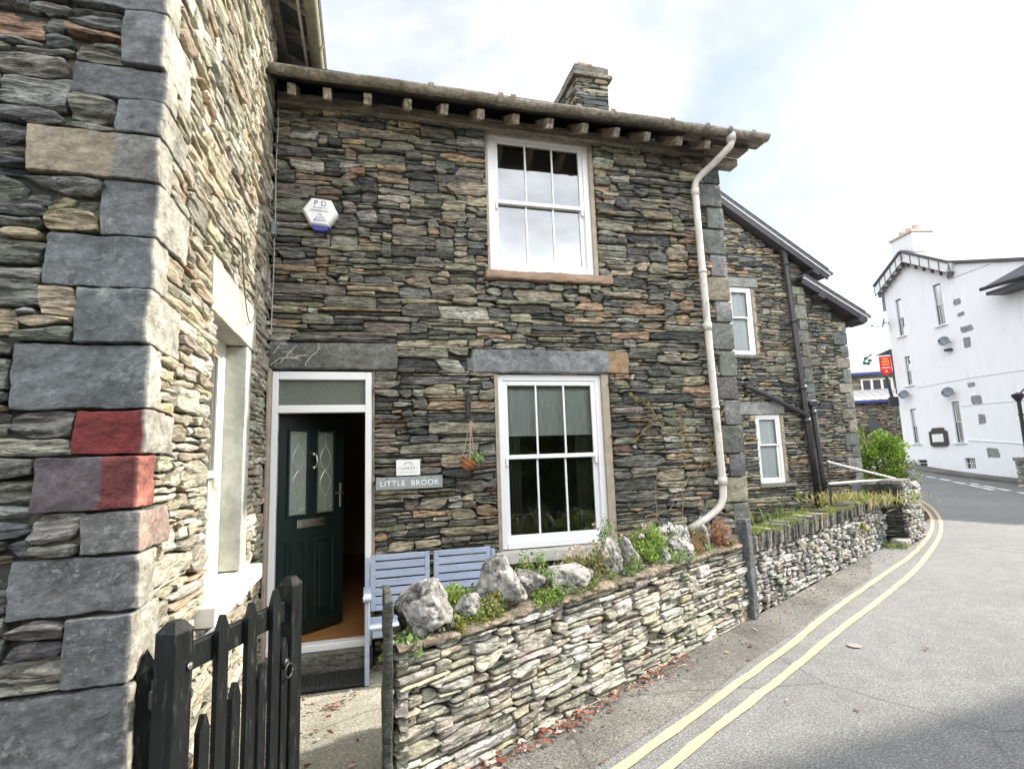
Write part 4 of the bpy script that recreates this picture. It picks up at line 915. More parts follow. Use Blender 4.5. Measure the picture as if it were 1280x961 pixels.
def sat_dish(s, z, label, r=.30, yaw=0.4):
    r *= .78
    t = thing('satellite_dish', label, 'satellite dish', tuple(WB(s, z)), 'satellite dishes on the white inn')
    d = (N3*.8-U3*yaw+Z_*.25); d /= np.linalg.norm(d); u = np.cross(Z_, d); u /= np.linalg.norm(u); v = np.cross(d, u)
    g = G(); g.lathe([(0, -.06), (r*.5, -.045), (r*.85, -.012), (r, .01), (r*.98, .02), (r*.8, .0), (r*.4, -.03), (0, -.045)], WB(s, z, .32), 20, axis=np.array([u, v, d])); g.build('dish', M['dish'], t, True)
    g = G(); c = WB(s, z, .32); g.tube([c-d*.05, WB(s, z-.05, .02)], .022, 8); g.tube([c-v*r*.9, c-v*r*.75+d*.4], .012, 6); g.obox(c-v*r*.7+d*.42, np.array([u, v, d]), [.03, .03, .05], b=.006); g.build('dish_arm', M['blackpipe'], t)
sat_dish(5.30, 7.55, 'grey satellite dish high at the far corner of the white inn', .34, -.6)
sat_dish(2.15, 5.95, 'pale satellite dish midway up the white inn, below the tall top window', .27)
sat_dish(4.62, 3.98, 'grey satellite dish above the lower window nearest the red hanging sign', .27)
sat_dish(2.32, 3.80, 'grey satellite dish above the lower window beside the bare stone patches', .29)
t = thing('floodlight', 'small black floodlight on the white inn wall under a pale satellite dish', 'light', tuple(WB(2.2, 5.6)))
g = G(); g.obox(WB(2.2, 5.58, .12), np.array([U3, Z_, N3]), [.14, .05, .08], b=.01); g.build('lamp_housing', M['blackpipe'], t); g = G(); g.tube([WB(2.2, 5.6, 0), WB(2.2, 5.6, .1)], .02, 6); g.build('bracket', M['blackpipe'], t)
t = thing('menu_board', 'dark framed menu board with shaped top on the white inn', 'notice board', tuple(WB(3.35, 1.6)))
g = G(); g.prism([(2.92, 1.62), (3.05, 1.55), (3.68, 1.55), (3.82, 1.62), (3.82, 2.2), (3.68, 2.24), (3.62, 2.36), (3.10, 2.36), (3.05, 2.24), (2.92, 2.2)], WB(0, 0), U3, Z_, N3, .01, .08); g.build('board', plain('dark_brown_board', (.06, .05, .045), .6, .2), t)
g = G(); g.obox(WB(3.37, 1.92, .09), np.array([U3, Z_, N3]), [.28, .17, .008]); g.build('menu_sheet', M['alarmwhite'], t)
# hanging sign on its iron bracket
hs0 = WB(5.45, 5.5)
t = thing('hanging_sign', 'red hanging sign with gold lettering on a black bracket at the inn corner', 'sign', tuple(hs0))
rt = np.array([.83, -.55, 0]); rt /= np.linalg.norm(rt); fw = np.array([-.55, -.83, 0])
sc0 = WB(5.52, 5.50, .15)-rt*.12
g = G(); g.prism([(-.24, .45), (.24, .45), (.24, -.33), (.15, -.38), (.04, -.47), (-.04, -.47), (-.15, -.38), (-.24, -.33)], sc0, rt, Z_, fw, -.03, .03); sb = g.build('sign_board', M['red_sign'], t)
g = G()
for (z, w, n) in ((.32, .12, 3), (.18, .16, 5), (.04, .15, 5)):
    for k in range(n):
        x = -w+2*w*(k+.5)/n; g.obox(sc0+rt*x+Z_*z+fw*.034, np.array([rt, Z_, fw]), [w/n*.62, .042, .004])
g.lathe([(.0, .003), (.06, .003), (.06, 0)], sc0+Z_*-.28+fw*.033, 10, axis=np.array([rt, Z_, fw])); g.build('sign_lettering', M['yellow_sign'], sb)
g = G(); g.obox(sc0-Z_*.11+fw*.034, np.array([rt, Z_, fw]), [.17, .018, .003]); g.build('sign_lettering', M['whitepaint'], sb)
g = G(); g.prism([(-.4, .5), (.32, .5), (.32, .78), (.22, .76)], sc0, rt, Z_, fw, -.04, .04); g.tube([sc0+rt*.30+Z_*.6, sc0+rt*.34-Z_*1.4], .05, 8); g.tube([sc0-rt*.02-Z_*.55, sc0+rt*.12-Z_*1.7], .075, 8)
g.obox(sc0+rt*.32-Z_*1.75, np.array([rt, Z_, fw]), [.36, .22, .10], b=.02); g.tube([sc0-rt*.5+Z_*.6, sc0-rt*.75+Z_*.45, sc0-rt*.9+Z_*.25], .03, 8); g.build('bracket', M['blackpipe'], t)
g = G(); 
for (x, z) in ((-.78, .42), (-.62, .30), (-.85, .18), (-.7, .15)): g.lathe([(0, -.08), (.09, -.03), (.1, .03), (.0, .1)], sc0+rt*x+Z_*z, 8)
g.build('hanging_lantern', plain('green_lantern', (.03, .14, .08), .5, .1), t)
# iron post at right edge
po = np.array([20.98, 8.1])
t = thing('iron_post', 'slim black iron post with bracket arm before the white inn', 'post', (po[0], po[1], .1))
g = G(); g.tube([(po[0], po[1], 0), (po[0], po[1], 3.1)], [.07, .055], 10); g.tube([(po[0], po[1], 1.0), (po[0], po[1], 1.1)], .09, 10); g.tube([(po[0], po[1], 2.5), (po[0], po[1], 2.56)], .075, 10); g.build('post', M['blackpipe'], t)
g = G(); g.lathe([(.05, 2.95), (.16, 3.12), (.18, 3.2), (.0, 3.28)], (po[0], po[1], 0), 12); g.build('cap', M['blackpipe'], t)
g = G(); g.tube([(po[0], po[1], 3.15), (po[0]+.15, po[1]-.1, 3.35), (po[0]+.5, po[1]-.35, 3.5), (po[0]+.9, po[1]-.6, 3.55)], .03, 8); g.build('bracket_arm', M['blackpipe'], t)
rg = np.random.default_rng(3)
t = thing('stone_pillar', 'short rough stone gate pillar by the road beneath the iron post', 'pillar', (22.3, 8.75, 0))
g = G()
for (o, u, n_) in (((21.95, 8.6, .05), (.8, .6, 0), (.6, -.8, 0)), ((21.7, 8.95, .05), (.6, -.8, 0), (-.8, -.6, 0))):
    lay(g, rubble(.44, .95, rg, .18, .09), o, u, Z_, n_, P_GARDEN, rg, dvar=.02, step=.08, seed=5)
g.prism([(0, 0), (.44, 0), (.44, .35), (0, .35)], (21.97, 8.62, .05), (.8, .6, 0), (-.6, .8, 0), Z_, 0, .94, (.2, .2, .19)); g.build('stonework', M['wallstone'], t)
g = G(); g.prism([(-.05, -.05), (.49, -.05), (.49, .44), (-.05, .44)], (21.97, 8.62, 0), (.8, .6, 0), (-.6, .8, 0), Z_, .99, 1.1, (.3, .29, .26)); g.build('cap', M['wallstone'], t)

# ------------------------------------------------------------------ HALL between the houses
hc = np.array([29.0, 20.2, 0]); hr = np.array([.895, -.446, 0]); hf = np.array([-.446, -.895, 0])   # right / toward viewer
t = thing('stone_hall', 'low stone hall with pale metal roofs and navy fascias beyond the bush', 'hall', tuple(hc))
hb = lambda g, x0, x1, z0, z1, d0, d1, c=(1, 1, 1): g.obox(hc+hr*(x0+x1)/2+Z_*(z0+z1)/2+hf*(d0+d1)/2, np.array([hr, Z_, hf]), [abs(x1-x0)/2, (z1-z0)/2, abs(d1-d0)/2], c)
g = G(); lay(g, rubble(7.0, 4.05, rg, .5, .14, tmax=.3, lmax=1.2, dx=.03), hc-hr*3.5+hf*1.6, hr, Z_, hf, P_SIDE, rg, gap=.012, dvar=.03, step=.2, seed=33); hb(g, -3.5, 3.5, 0, 4.1, 1.2, 1.56, (.09, .09, .08)); g.build('lower_wall', M['slate'], t)
g = G(); lay(g, rubble(7.0, 1.25, rg, .5, .16, tmax=.3, lmax=1.2, dx=.03), hc-hr*3.5+Z_*4.75, hr, Z_, hf, [((.38, .34, .26), 3), ((.30, .28, .23), 2)], rg, gap=.01, dvar=.02, step=.2, seed=34); hb(g, -3.5, 3.5, 4.4, 6.0, -.3, -.04, (.2, .19, .15)); g.build('upper_wall', M['slate_pale'], t)
for (x0, z0, d0, z1, d1) in ((0, 4.22, 1.85, 4.95, .05), (0, 5.98, .3, 6.65, -2.2)):
    g = G(); u = hf*(d1-d0)+Z_*(z1-z0); L = np.linalg.norm(u); u /= L; n_ = np.cross(hr, u); g.obox(hc+hf*(d0+d1)/2+Z_*(z0+z1)/2, np.array([hr, u, n_]), [3.6, L/2, .03])
    for k in range(17): g.obox(hc+hr*(-3.5+k*.42)+hf*(d0+d1)/2+Z_*((z0+z1)/2)+n_*.035*(1 if n_[2] > 0 else -1), np.array([hr, u, n_]), [.025, L/2, .02])
    rr = g.build('roof', M['hallroof'], t)
    g = G(); hb(g, -3.6, 3.6, z0-.16, z0-.02, d0-.02, d0+.03); g.build('fascia', M['bluefascia'], rr)
g = G(); hb(g, -.75, .95, 4.85, 5.62, .0, .05); hw = g.build('window', M['cream_paint'], t)
g = G()
for k in range(3): hb(g, -.65+k*.54, -.25+k*.54, 4.93, 5.54, .05, .055)
g.build('glass', plain('dark_far_glass', (.05, .055, .06), .15, .1), hw)
g = G(); g.prism([(-1.25, 2.0), (-.75, 2.0), (-.75, 3.0), (-.9, 3.35), (-1.1, 3.35), (-1.25, 3.0)], hc, hr, Z_, hf, 1.6, 1.66); g.build('arched_window', plain('dark_arch_glass', (.07, .075, .08), .2, .1), t)

# ------------------------------------------------------------------ BUSH + garden beyond the far wall
bc = np.array([13.2, 6.75]); t = thing('evergreen_bush', 'bright green rounded evergreen bush at the corner beyond the slate house', 'bush', (bc[0], bc[1], 0))
rg = np.random.default_rng(41); g = G(); cols = [(.15, .25, .03), (.21, .32, .04), (.10, .18, .025), (.28, .36, .07)]
for k in range(115):
    d = rg.normal(0, 1, 3); d /= np.linalg.norm(d); r = rg.uniform(.25, 1.05)**.6
    c = np.array([bc[0], bc[1], 1.15])+d*r*np.array([.72, .72, .98])
    if c[2] < .25: continue
    leaves(g, clump(rg, 75, c, (.16, .16, .2)), .085, rg, np.array(cols)*(rg.uniform(.45, 1.4)), up=1.0, aspect=.45, nrm=d*.8)
g.build('crown', M['leaf'], t)
g = G(); g.tube([(bc[0], bc[1], -.05), (bc[0]+.03, bc[1], .6), (bc[0], bc[1]+.04, 1.4)], [.06, .05, .02], 8)
for k in range(6): 
    a_ = k*1.05; g.tube([(bc[0], bc[1], .4), (bc[0]+.35*math.cos(a_), bc[1]+.35*math.sin(a_), .9), (bc[0]+.5*math.cos(a_), bc[1]+.5*math.sin(a_), 1.5)], [.03, .02, .01], 6)
g.build('trunk', M['twig'], t)
bs2 = np.array([13.9, 6.6]); t = thing('pale_shrub', 'small pale flowering shrub in front of the bright green bush', 'shrub', (bs2[0], bs2[1], 0))
g = G()
for k in range(40):
    c = np.array([bs2[0], bs2[1], .75])+rg.normal(0, 1, 3)*np.array([.17, .17, .30]); leaves(g, clump(rg, 36, c, .11), .06, rg, [(.32, .36, .22), (.22, .28, .12), (.5, .52, .42)], up=.8)
g.build('crown', M['leaf'], t); g = G()
for k in range(5): g.tube([(bs2[0], bs2[1], 0), (bs2[0]+.15*math.cos(k*1.3), bs2[1]+.15*math.sin(k*1.3), .8)], [.015, .006], 5)
g.build('stems', M['twig'], t)

# ------------------------------------------------------------------ ROADSIDE WALL 1 (front garden)
gw = thing('garden_wall', 'low sunlit dry stone front wall topped with rockery stones and plants', 'garden wall', tuple(WP(2, 0, 0)))
rg = np.random.default_rng(51); GL = 4.02; GU = np.array([*WD, 0]); GN = np.array([*WN, 0])
st = rubble(GL, .715, rg, .20, .042, tmin=.016, tmax=.10, lmin=.07, lmax=.48, sl=.5, st=.45)
g = G(); lay(g, st, WP(.06), GU, Z_, GN, P_GARDEN, rg, gap=.0055, dvar=.024, step=.017, seed=61, rough=.007, bulge=.003, wedge=.18, rag=.6)
st = rubble(.36, .715, rg, .16, .055); lay(g, st, (.145, -1.64, 0), -Y_, Z_, -X_, P_GARDEN, rg, gap=.006, dvar=.012, step=.03, seed=62)
g.prism([(.27, -.37), (4.08, -.37), (4.08, -.045), (.10, -.045)], (W0[0], W0[1], 0), GU, GN, Z_, 0, .705, (.05, .048, .04)); g.build('stonework', M['wallstone'], gw)
g = G(); n = 260; tt = np.linspace(.05, 4.0, n)
prof = [(-.36, .70), (-.36, .735), (-.2, .755), (-.02, .75), (.022, .74), (.03, .725), (.022, .708), (-.03, .702)]
P = np.array([[WP(t_+max(0, -o_)*.56*(1-t_/4), o_+.010*float(vnoise(np.array([t_*5, z_*20, 1.]), 5))+.010*float(vnoise(np.array([t_*26, z_*90, 1.]), 15)), z_+.007*float(vnoise(np.array([t_*4, o_*9, 3.]), 6))+.008*float(vnoise(np.array([t_*24, o_*60, 3.]), 16))) for o_, z_ in prof] for t_ in tt]); g.grid(P)
g.build('mortar_capping', stone_mat('tan_mortar_cap', crack=.2, mot=.4, stretch=(1, 1, 1), lichen=.4, var=(.65, 1.3), rust=.25, moss=.8, bump=.9, base=(.25, .20, .15), lich_col=(.42, .40, .35)), gw)
g = G(); P = np.array([[WP(t_+max(0, -o_)*.56*(1-t_/4), o_, .742+h_*(1+.8*float(fbm(np.array([t_*4, o_*6, 2.]), 9, 2)))) for o_, h_ in ((-.35, -.03), (-.33, .03), (-.22, .05), (-.12, .045), (-.05, .02), (-.03, -.02))] for t_ in np.linspace(.10, 4.0, 110)]); g.grid(P)
g.build('soil_bed', stone_mat('mossy_soil', crack=0, mot=.45, stretch=(1, 1, 1), lichen=.2, rust=0, moss=.9, bump=1.0, base=(.075, .06, .04), lich_col=(.2, .19, .14)), gw)
# slate end posts
t = thing('slate_gatepost', 'thin upright dark slate slab ending the front wall beside the gate opening', 'gatepost', tuple(WP(-.02)))
g = G(); block(g, (.088, -2.06, 0), (.130, -1.70, .985), (.07, .075, .065), rg, .012, .01, .03, 5)
g.build('slab', stone_mat('mossy_slate_post', crack=.3, lichen=.7, moss=.5), t)
t = thing('slate_wall_slab', 'tall upright grey slate slab between the two roadside walls', 'slab', tuple(WP(4.15)))
g = G(); block(g, (-.055, -.10, 0), (.055, .10, .97), (.10, .105, .11), rg, .015, .008, .03, 6)
V = np.concatenate(g.v); V = WP(4.14, -.05)+V[:, :1]*GU+V[:, 1:2]*GN+V[:, 2:]*Z_; g.v = [V]; g.build('slab', M['quoin'], t)

# ico sphere for rocks
import bmesh
def ico(sub):
    bm = bmesh.new(); bmesh.ops.create_icosphere(bm, subdivisions=sub, radius=1); v = np.array([x.co[:] for x in bm.verts]); f = [tuple(q.index for q in p.verts) for p in bm.faces]; bm.free(); return v, f
IV, IF = ico(5); IV4, IF4 = ico(4)
def rock(name, label, t_, out, zb, size, seed, col, lean=0.0, pit=1.0, group='limestone rockery stones on the front wall', point=0.0):
    V, F = (IV, IF)
    rr0 = np.random.default_rng(seed+100); pn = rr0.normal(0, 1, (13, 3)); pn /= np.linalg.norm(pn, axis=1)[:, None]; pd = rr0.uniform(.62, .98, 13)
    Vn = V+.10*np.stack([fbm(V*1.3+seed*7.3, seed+q_, 2) for q_ in range(3)], 1)
    dp = Vn@pn.T; rad = np.where(dp > .05, pd/np.maximum(dp, .05), 9); rad = np.sort(rad, axis=1); rad = np.minimum(1.12, rad[:, 0]+.0*rad[:, 1])
    q = V*rad[:, None]*1.1+seed*7.3
    d = rad*(1+.10*fbm(q*1.7, seed, 3)+.05*(1-np.abs(fbm(q*3.4, seed+3, 3))*2)+.035*fbm(q*9, seed+5, 3))
    hol = fbm(q*2.4, seed+9, 2); d -= pit*.75*np.clip(hol-.26, 0, 1)
    hol2 = fbm(q*5.5, seed+12, 2); d -= pit*.40*np.clip(hol2-.26, 0, 1)
    v = V*d[:, None]
    if point: k = np.clip((v[:, 2]+.7)/1.6, 0, 1.1); v[:, :2] *= (1.2-point*1.45*k**.8)[:, None].clip(.12)
    v = v*np.array(size)/2; v[:, 0] += lean*(v[:, 2]+size[2]/2)
    zc = zb+size[2]*.42
    base = WP(t_, out, zb)
    W = base+np.array([0, 0, size[2]*.42])+v[:, :1]*GU+v[:, 1:2]*GN+v[:, 2:]*Z_
    W[:, 2] = np.maximum(W[:, 2], zb-.03)
    cc = np.array(col)[None]*np.random.default_rng(seed).uniform(.9, 1.1)*(1+.30*np.tanh(4*fbm(q*1.6+5, seed+20, 3)))[:, None]*np.where(fbm(q*2.0+9, seed+22, 2) > .18, .62, 1.)[:, None]
    g = G(); g.add(W, F, cc)
    o = g.build(name, M['limestone'], None, True, base=base); tag(o, label, 'rock', group); return o
LC = (.44, .42, .39); LC2 = (.49, .47, .435)
rocks = [(.33, -.15, (.42, .34, .30), 1, LC, 0, 'big pitted limestone boulder at the gate end of the front wall', 0),
 (.60, -.09, (.17, .16, .16), 2, LC, 0, 'small grey rock wedged beside the big pitted boulder', 0),
 (.90, -.11, (.30, .24, .42), 3, LC2, -.18, 'pointed pale limestone rock rising like a tooth in front of the bench end', .5),
 (1.14, -.17, (.26, .24, .23), 4, LC, 0, 'rounded grey limestone rock just right of the pointed tooth rock', 0),
 (1.44, -.10, (.32, .22, .21), 5, LC2, .15, 'low slanting limestone rock below the lower window sill', .1),
 (1.70, -.14, (.18, .18, .16), 6, LC, 0, 'low grey rock half hidden by tan sedum under the window sill', 0),
 (2.03, -.12, (.21, .17, .30), 7, LC2, -.05, 'tall upright limestone rock at the right end of the lower sill', .35),
 (2.28, -.12, (.22, .2, .29), 8, LC, -.1, 'leaning grey limestone rock left of the leafy pink-flowered plant', .4),
 (2.68, -.08, (.17, .17, .16), 9, LC2, 0, 'small pale rock at the foot of the leafy pink-flowered plant', 0),
 (2.98, -.10, (.24, .2, .2), 10, LC2, .1, 'pale flat-faced rock between the leafy plant and the white-flowered plant', .1),
 (3.25, -.20, (.2, .18, .30), 11, LC2, 0, 'upright pale rock below the bent end of the downpipe', .4),
 (3.45, -.13, (.16, .16, .26), 12, LC, .1, 'slim grey rock before the red-leaved sedum', .3),
 (3.68, -.20, (.2, .18, .33), 13, LC, 0, 'grey rock standing against the cottage corner blocks', .4),
 (3.86, -.09, (.2, .18, .24), 14, LC2, 0, 'last pale rock at the slate slab end of the front wall', .3)]
for (t_, o_, s_, sd, c_, ln, lb, pt) in rocks: rock('rockery_stone', lb, t_, o_, .735, s_, sd, c_, ln, 1.0, point=pt)

PG = 'rockery plants along the front wall'
def plant(name, label, t_, out, zb, r, n, size, cols, seed, flowers=None, stems=8, up=.8, aspect=.5, shape=1.0):
    rg = np.random.default_rng(seed); b = WP(t_, out, zb); th_ = thing(name, label, 'plant', tuple(b), PG)
    g = G(); r = np.asarray(r, float)
    n = int(n*2.8); r = r*np.array([1.45, 1.3, 1.22])
    for k in range(stems*3):
        d = rg.normal(0, 1, 3); d[2] = abs(d[2]); d /= np.linalg.norm(d)
        p = d*r*rg.uniform(.35, 1.0); c = b+GU*p[0]+GN*p[1]+Z_*p[2]
        leaves(g, clump(rg, max(4, n//(stems*3)), c, r*.26), size, rg, cols, up=up, aspect=aspect, nrm=d*.5)
    g.build('foliage', M['leaf'], th_)
    g = G()
    for k in range(stems):
        d = rg.normal(0, 1, 3); d[2] = abs(d[2])+.6; d /= np.linalg.norm(d); p = d*r*.95
        g.tube([b, b+(GU*p[0]+GN*p[1])*.4+Z_*p[2]*.6, b+GU*p[0]+GN*p[1]+Z_*p[2]], [.004, .003, .002], 4)
    g.build('stem', M['twig'], th_)
    if flowers:
        g = G(); cnt, fs, fc, lift = flowers
        for k in range(cnt):
            d = rg.normal(0, 1, 3); d[2] = abs(d[2])+.9; d /= np.linalg.norm(d); p = d*r*rg.uniform(.9, 1.15); c = b+GU*p[0]+GN*p[1]+Z_*(p[2]+lift)
            leaves(g, clump(rg, 14, c, fs), fs*.9, rg, fc, up=1, aspect=.8)
        g.build('blossom', M['petal'], th_)
GR = [(.13, .22, .05), (.18, .28, .06), (.09, .16, .04)]; LIME = [(.24, .35, .06), (.30, .39, .08), (.17, .27, .05)]; PALE = [(.28, .35, .19), (.22, .30, .14), (.36, .41, .28)]
plant('trailing_plant', 'round-leaved green plant trailing beside the slate gatepost', .12, -.06, .66, (.07, .07, .12), 130, .034, GR+PALE, 1, stems=8, up=.3, aspect=.95)
plant('sedum_plant', 'lime green sedum mat between the big boulder and the pointed rock', .62, -.24, .74, (.17, .13, .13), 900, .022, LIME, 2, stems=14, aspect=.7)
plant('sedum_plant', 'grey green and yellow stonecrop at the foot of the pointed rock', .70, -.05, .735, (.11, .07, .10), 520, .018, [(.30, .27, .05), (.16, .22, .06), (.22, .25, .14)], 3, stems=12, aspect=.7)
plant('sedum_plant', 'leafy green plant filling the gap right of the pointed rock', 1.02, -.27, .74, (.12, .1, .17), 500, .026, GR+LIME, 4, stems=10)
plant('saxifrage_plant', 'pale grey green rosette plant beside the rounded grey rock', 1.28, -.10, .735, (.07, .07, .15), 260, .024, PALE+GR, 5, stems=8)
plant('stonecrop_plant', 'tan and green bushy stonecrop in front of the lower window', 1.78, -.18, .74, (.24, .14, .18), 1100, .022, [(.20, .22, .06), (.27, .25, .10), (.12, .17, .05), (.3, .22, .12)], 6, (26, .016, [(.45, .33, .22), (.55, .45, .38)], .05), 18)
plant('stonecrop_plant', 'dull green stonecrop hanging over the wall edge below the tan clump', 1.62, -.03, .72, (.1, .05, .1), 320, .02, [(.15, .18, .06), (.24, .22, .09)], 7, stems=9)
plant('valerian_plant', 'tall leafy green plant with pink flower heads near the window corner', 2.55, -.15, .74, (.21, .15, .24), 1300, .036, GR+LIME, 8, (9, .022, [(.55, .42, .47), (.6, .52, .55)], .02), 20, 1.0, .4)
plant('valerian_plant', 'thin leafy stems with seed heads right of the lower window reveal', 2.17, -.25, .74, (.12, .1, .30), 380, .03, GR, 9, (7, .018, [(.5, .42, .36)], .04), 10, 1.0, .4)
plant('alyssum_plant', 'white flowered silvery plant below the downpipe', 3.02, -.20, .74, (.17, .12, .20), 700, .026, PALE, 10, (26, .024, [(.66, .66, .62), (.72, .72, .7)], .01), 14)
plant('dry_plant', 'straw coloured withered plant near the downpipe end', 3.36, -.10, .73, (.1, .07, .18), 360, .028, [(.34, .25, .14), (.28, .22, .10), (.2, .18, .07)], 11, stems=12, up=.2, aspect=.3)
plant('dry_plant', 'rust red dried sedum at the slate slab end of the wall', 3.72, -.06, .73, (.13, .07, .20), 620, .026, [(.34, .14, .08), (.30, .17, .10), (.4, .24, .16)], 12, stems=14, up=.1, aspect=.35)
plant('dry_plant', 'small red brown tuft beside the white flowered plant', 3.15, -.04, .73, (.08, .05, .13), 260, .024, [(.33, .13, .08), (.26, .18, .09)], 13, stems=9, up=.2, aspect=.35)

rgc = np.random.default_rng(95); n_ = 5200; t_ = rgc.uniform(.12, 3.95, n_); dens = fbm(np.column_stack([t_*2.2, t_*0, t_*0]), 12, 2); kp = dens > -.18; t_ = t_[kp]; o_ = rgc.uniform(-.32, .02, len(t_)); zc_ = .745+.05*rgc.random(len(t_))+.05*np.clip(dens[kp], 0, 1)
g = G(); leaves(g, np.array([WP(a_+max(0, -b_)*.56*(1-a_/4), b_, c_) for a_, b_, c_ in zip(t_, o_, zc_)]), .024, rgc, LIME+GR+GR+PALE+[(.24, .2, .08)], up=.9, aspect=.6)
tag(g.build('ground_cover', M['leaf']), kind='stuff', label='low green creeping ground cover between the rockery stones', cat='ground cover')
plant('sedum_plant', 'lime green mat spilling over the cap below the rounded grey rock', 1.18, -.02, .72, (.13, .05, .08), 420, .02, LIME+GR, 21, stems=10, aspect=.7)
plant('moss_cushion', 'yellow green moss cushion at the gate end of the big pitted boulder', .50, -.03, .735, (.08, .05, .06), 420, .014, [(.26, .26, .05), (.18, .22, .05)], 22, stems=9, aspect=.7)
plant('stonecrop_plant', 'grey leaved stonecrop between the two upright rocks by the sill end', 2.15, -.04, .735, (.1, .06, .11), 360, .022, PALE+GR, 23, stems=10)
plant('thyme_plant', 'low dark green thyme at the foot of the slanting limestone rock', 1.46, -.01, .72, (.16, .05, .07), 420, .016, [(.10, .15, .05), (.16, .2, .08), (.22, .2, .1)], 24, stems=10)
plant('saxifrage_plant', 'pale rosettes hanging over the cap under the white flowered plant', 2.86, .0, .71, (.15, .04, .09), 340, .02, PALE, 25, stems=9)
plant('valerian_plant', 'green leafy sprig behind the rounded grey rock near the sill', 1.30, -.27, .74, (.10, .08, .22), 360, .03, GR+LIME, 26, stems=8, aspect=.4)
# ------------------------------------------------------------------ ROADSIDE WALL 2
gw2 = thing('garden_wall', 'second roadside wall of small pale rubble with upright slate coping', 'garden wall', tuple(WP(7, 0, 0)))
rg = np.random.default_rng(71); L2 = 5.5
st = rubble(L2, .62, rg, .135, .066, tmin=.025, tmax=.11, lmin=.05, lmax=.26, sl=.45, st=.4)
g = G(); lay(g, st, WP(4.21), GU, Z_, GN, P_GARDEN2, rg, gap=.0055, dvar=.026, step=.024, seed=63, rough=.009, bulge=.004, wedge=.45, rag=.8)
g.prism([(4.21, -.35), (4.21+L2, -.35), (4.21+L2, -.05), (4.21, -.05)], (W0[0], W0[1], 0), GU, GN, Z_, 0, .61, (.045, .043, .036)); g.build('stonework', M['wallstone'], gw2)
g = G(); tcur = 4.22; k = 0
while tcur < 9.68:
    w = rg.uniform(.03, .075); h = rg.uniform(.13, .21); gg = G(); block(gg, (-w/2, -.2, 0), (w/2, .03+rg.uniform(-.02, .02), h), pick([((.12, .12, .105), 3), ((.08, .08, .07), 3), ((.2, .19, .15), 1.2), ((.3, .28, .23), .5)], rg), rg, .012, .008, .05, k)
    V = np.concatenate(gg.v); V[:, 0] += V[:, 2]*rg.normal(.12, .12); V = WP(tcur+w/2, 0, .615)+V[:, :1]*GU+V[:, 1:2]*GN+V[:, 2:]*Z_
    g.add(V, gg.f, np.concatenate(gg.c)); tcur += w+.004; k += 1
g.build('coping', M['slate'], gw2)
# raised bed behind wall 2 (earth bank) with grass
g = G(); P = []
for t_ in np.linspace(4.2, 10.3, 30):
    P.append([WP(t_, -o_, .16+.58*(1-min(1, max(0, o_-.30)/.45))+.04*float(vnoise(np.array([t_*2, o_*3, 0.]), 8))) for o_ in np.linspace(.1, 2.4, 24)])
P = np.array(P); P[..., 1] = np.minimum(P[..., 1], 3.38); P[..., 0] = np.maximum(P[..., 0], 3.8); g.grid(P); tag(g.build('terrain_bank', M['soil']), kind='structure')
rg = np.random.default_rng(8); n = 9000
t_ = rg.uniform(4.25, 9.6, n); o_ = np.abs(rg.normal(.05, .13, n))-.02; p = W0+WD*t_[:, None]-WN*o_[:, None]
z_ = np.where(o_ < .2, .77+.05*vnoise(np.column_stack([t_*3, o_*5, o_*0]), 2), .74)-.5*np.clip(o_-.34, 0, 1); pts = np.column_stack([p, z_]); keep = (p[:, 1] < 3.2); pts = pts[keep]
g = G(); leaves(g, pts, .055, rg, [(.22, .27, .05), (.16, .22, .05), (.30, .29, .12), (.12, .17, .05)], up=1.6, aspect=.16)
tag(g.build('grass', M['grass']), kind='stuff', label='short tufted yellow green grass along the top of the second wall', cat='grass')
# straw-coloured tuft near railing
def tuft(lb, t_, o_, z, h, n, cols, seed, grp='weeds on the second roadside wall', spread=.2):
    rg = np.random.default_rng(seed); b = WP(t_, o_, z); g = G(); pts = b+rg.normal(0, 1, (n, 3))*np.array([spread, spread, .02]); leaves(g, pts, h, rg, cols, up=2.4, aspect=.09)
    leaves(g, pts+np.array([0, 0, h*.5]), h*.4, rg, cols, up=1.0, aspect=.2)
    t = thing('weed_tuft', lb, 'weed', tuple(b), grp); g.build('foliage', M['grass'], t); g = G()
    for q in pts[::12]: g.tube([q, q+np.array([0, 0, h*.7])], [.004, .002], 4)
    g.build('stem', M['twig'], t)
tuft('tall straw and green weeds below the white handrails', 9.1, -.25, .70, .22, 320, [(.36, .30, .12), (.2, .26, .07), (.4, .36, .2)], 1, spread=.4)
tuft('dark leafy weeds at the foot of the set-back house by the rails', 8.0, -.9, .3, .4, 260, [(.10, .15, .05), (.16, .2, .07)], 2, spread=.25)
plant('ochre_weed', 'small ochre weed growing from the face of the second wall', 8.2, .03, .40, (.06, .03, .08), 90, .035, [(.35, .25, .06), (.3, .26, .08)], 31, stems=5)
tuft('green weeds at the foot of the second wall near the pillar', 9.3, .16, .0, .09, 160, [(.2, .26, .06), (.28, .3, .1)], 4, spread=.12)
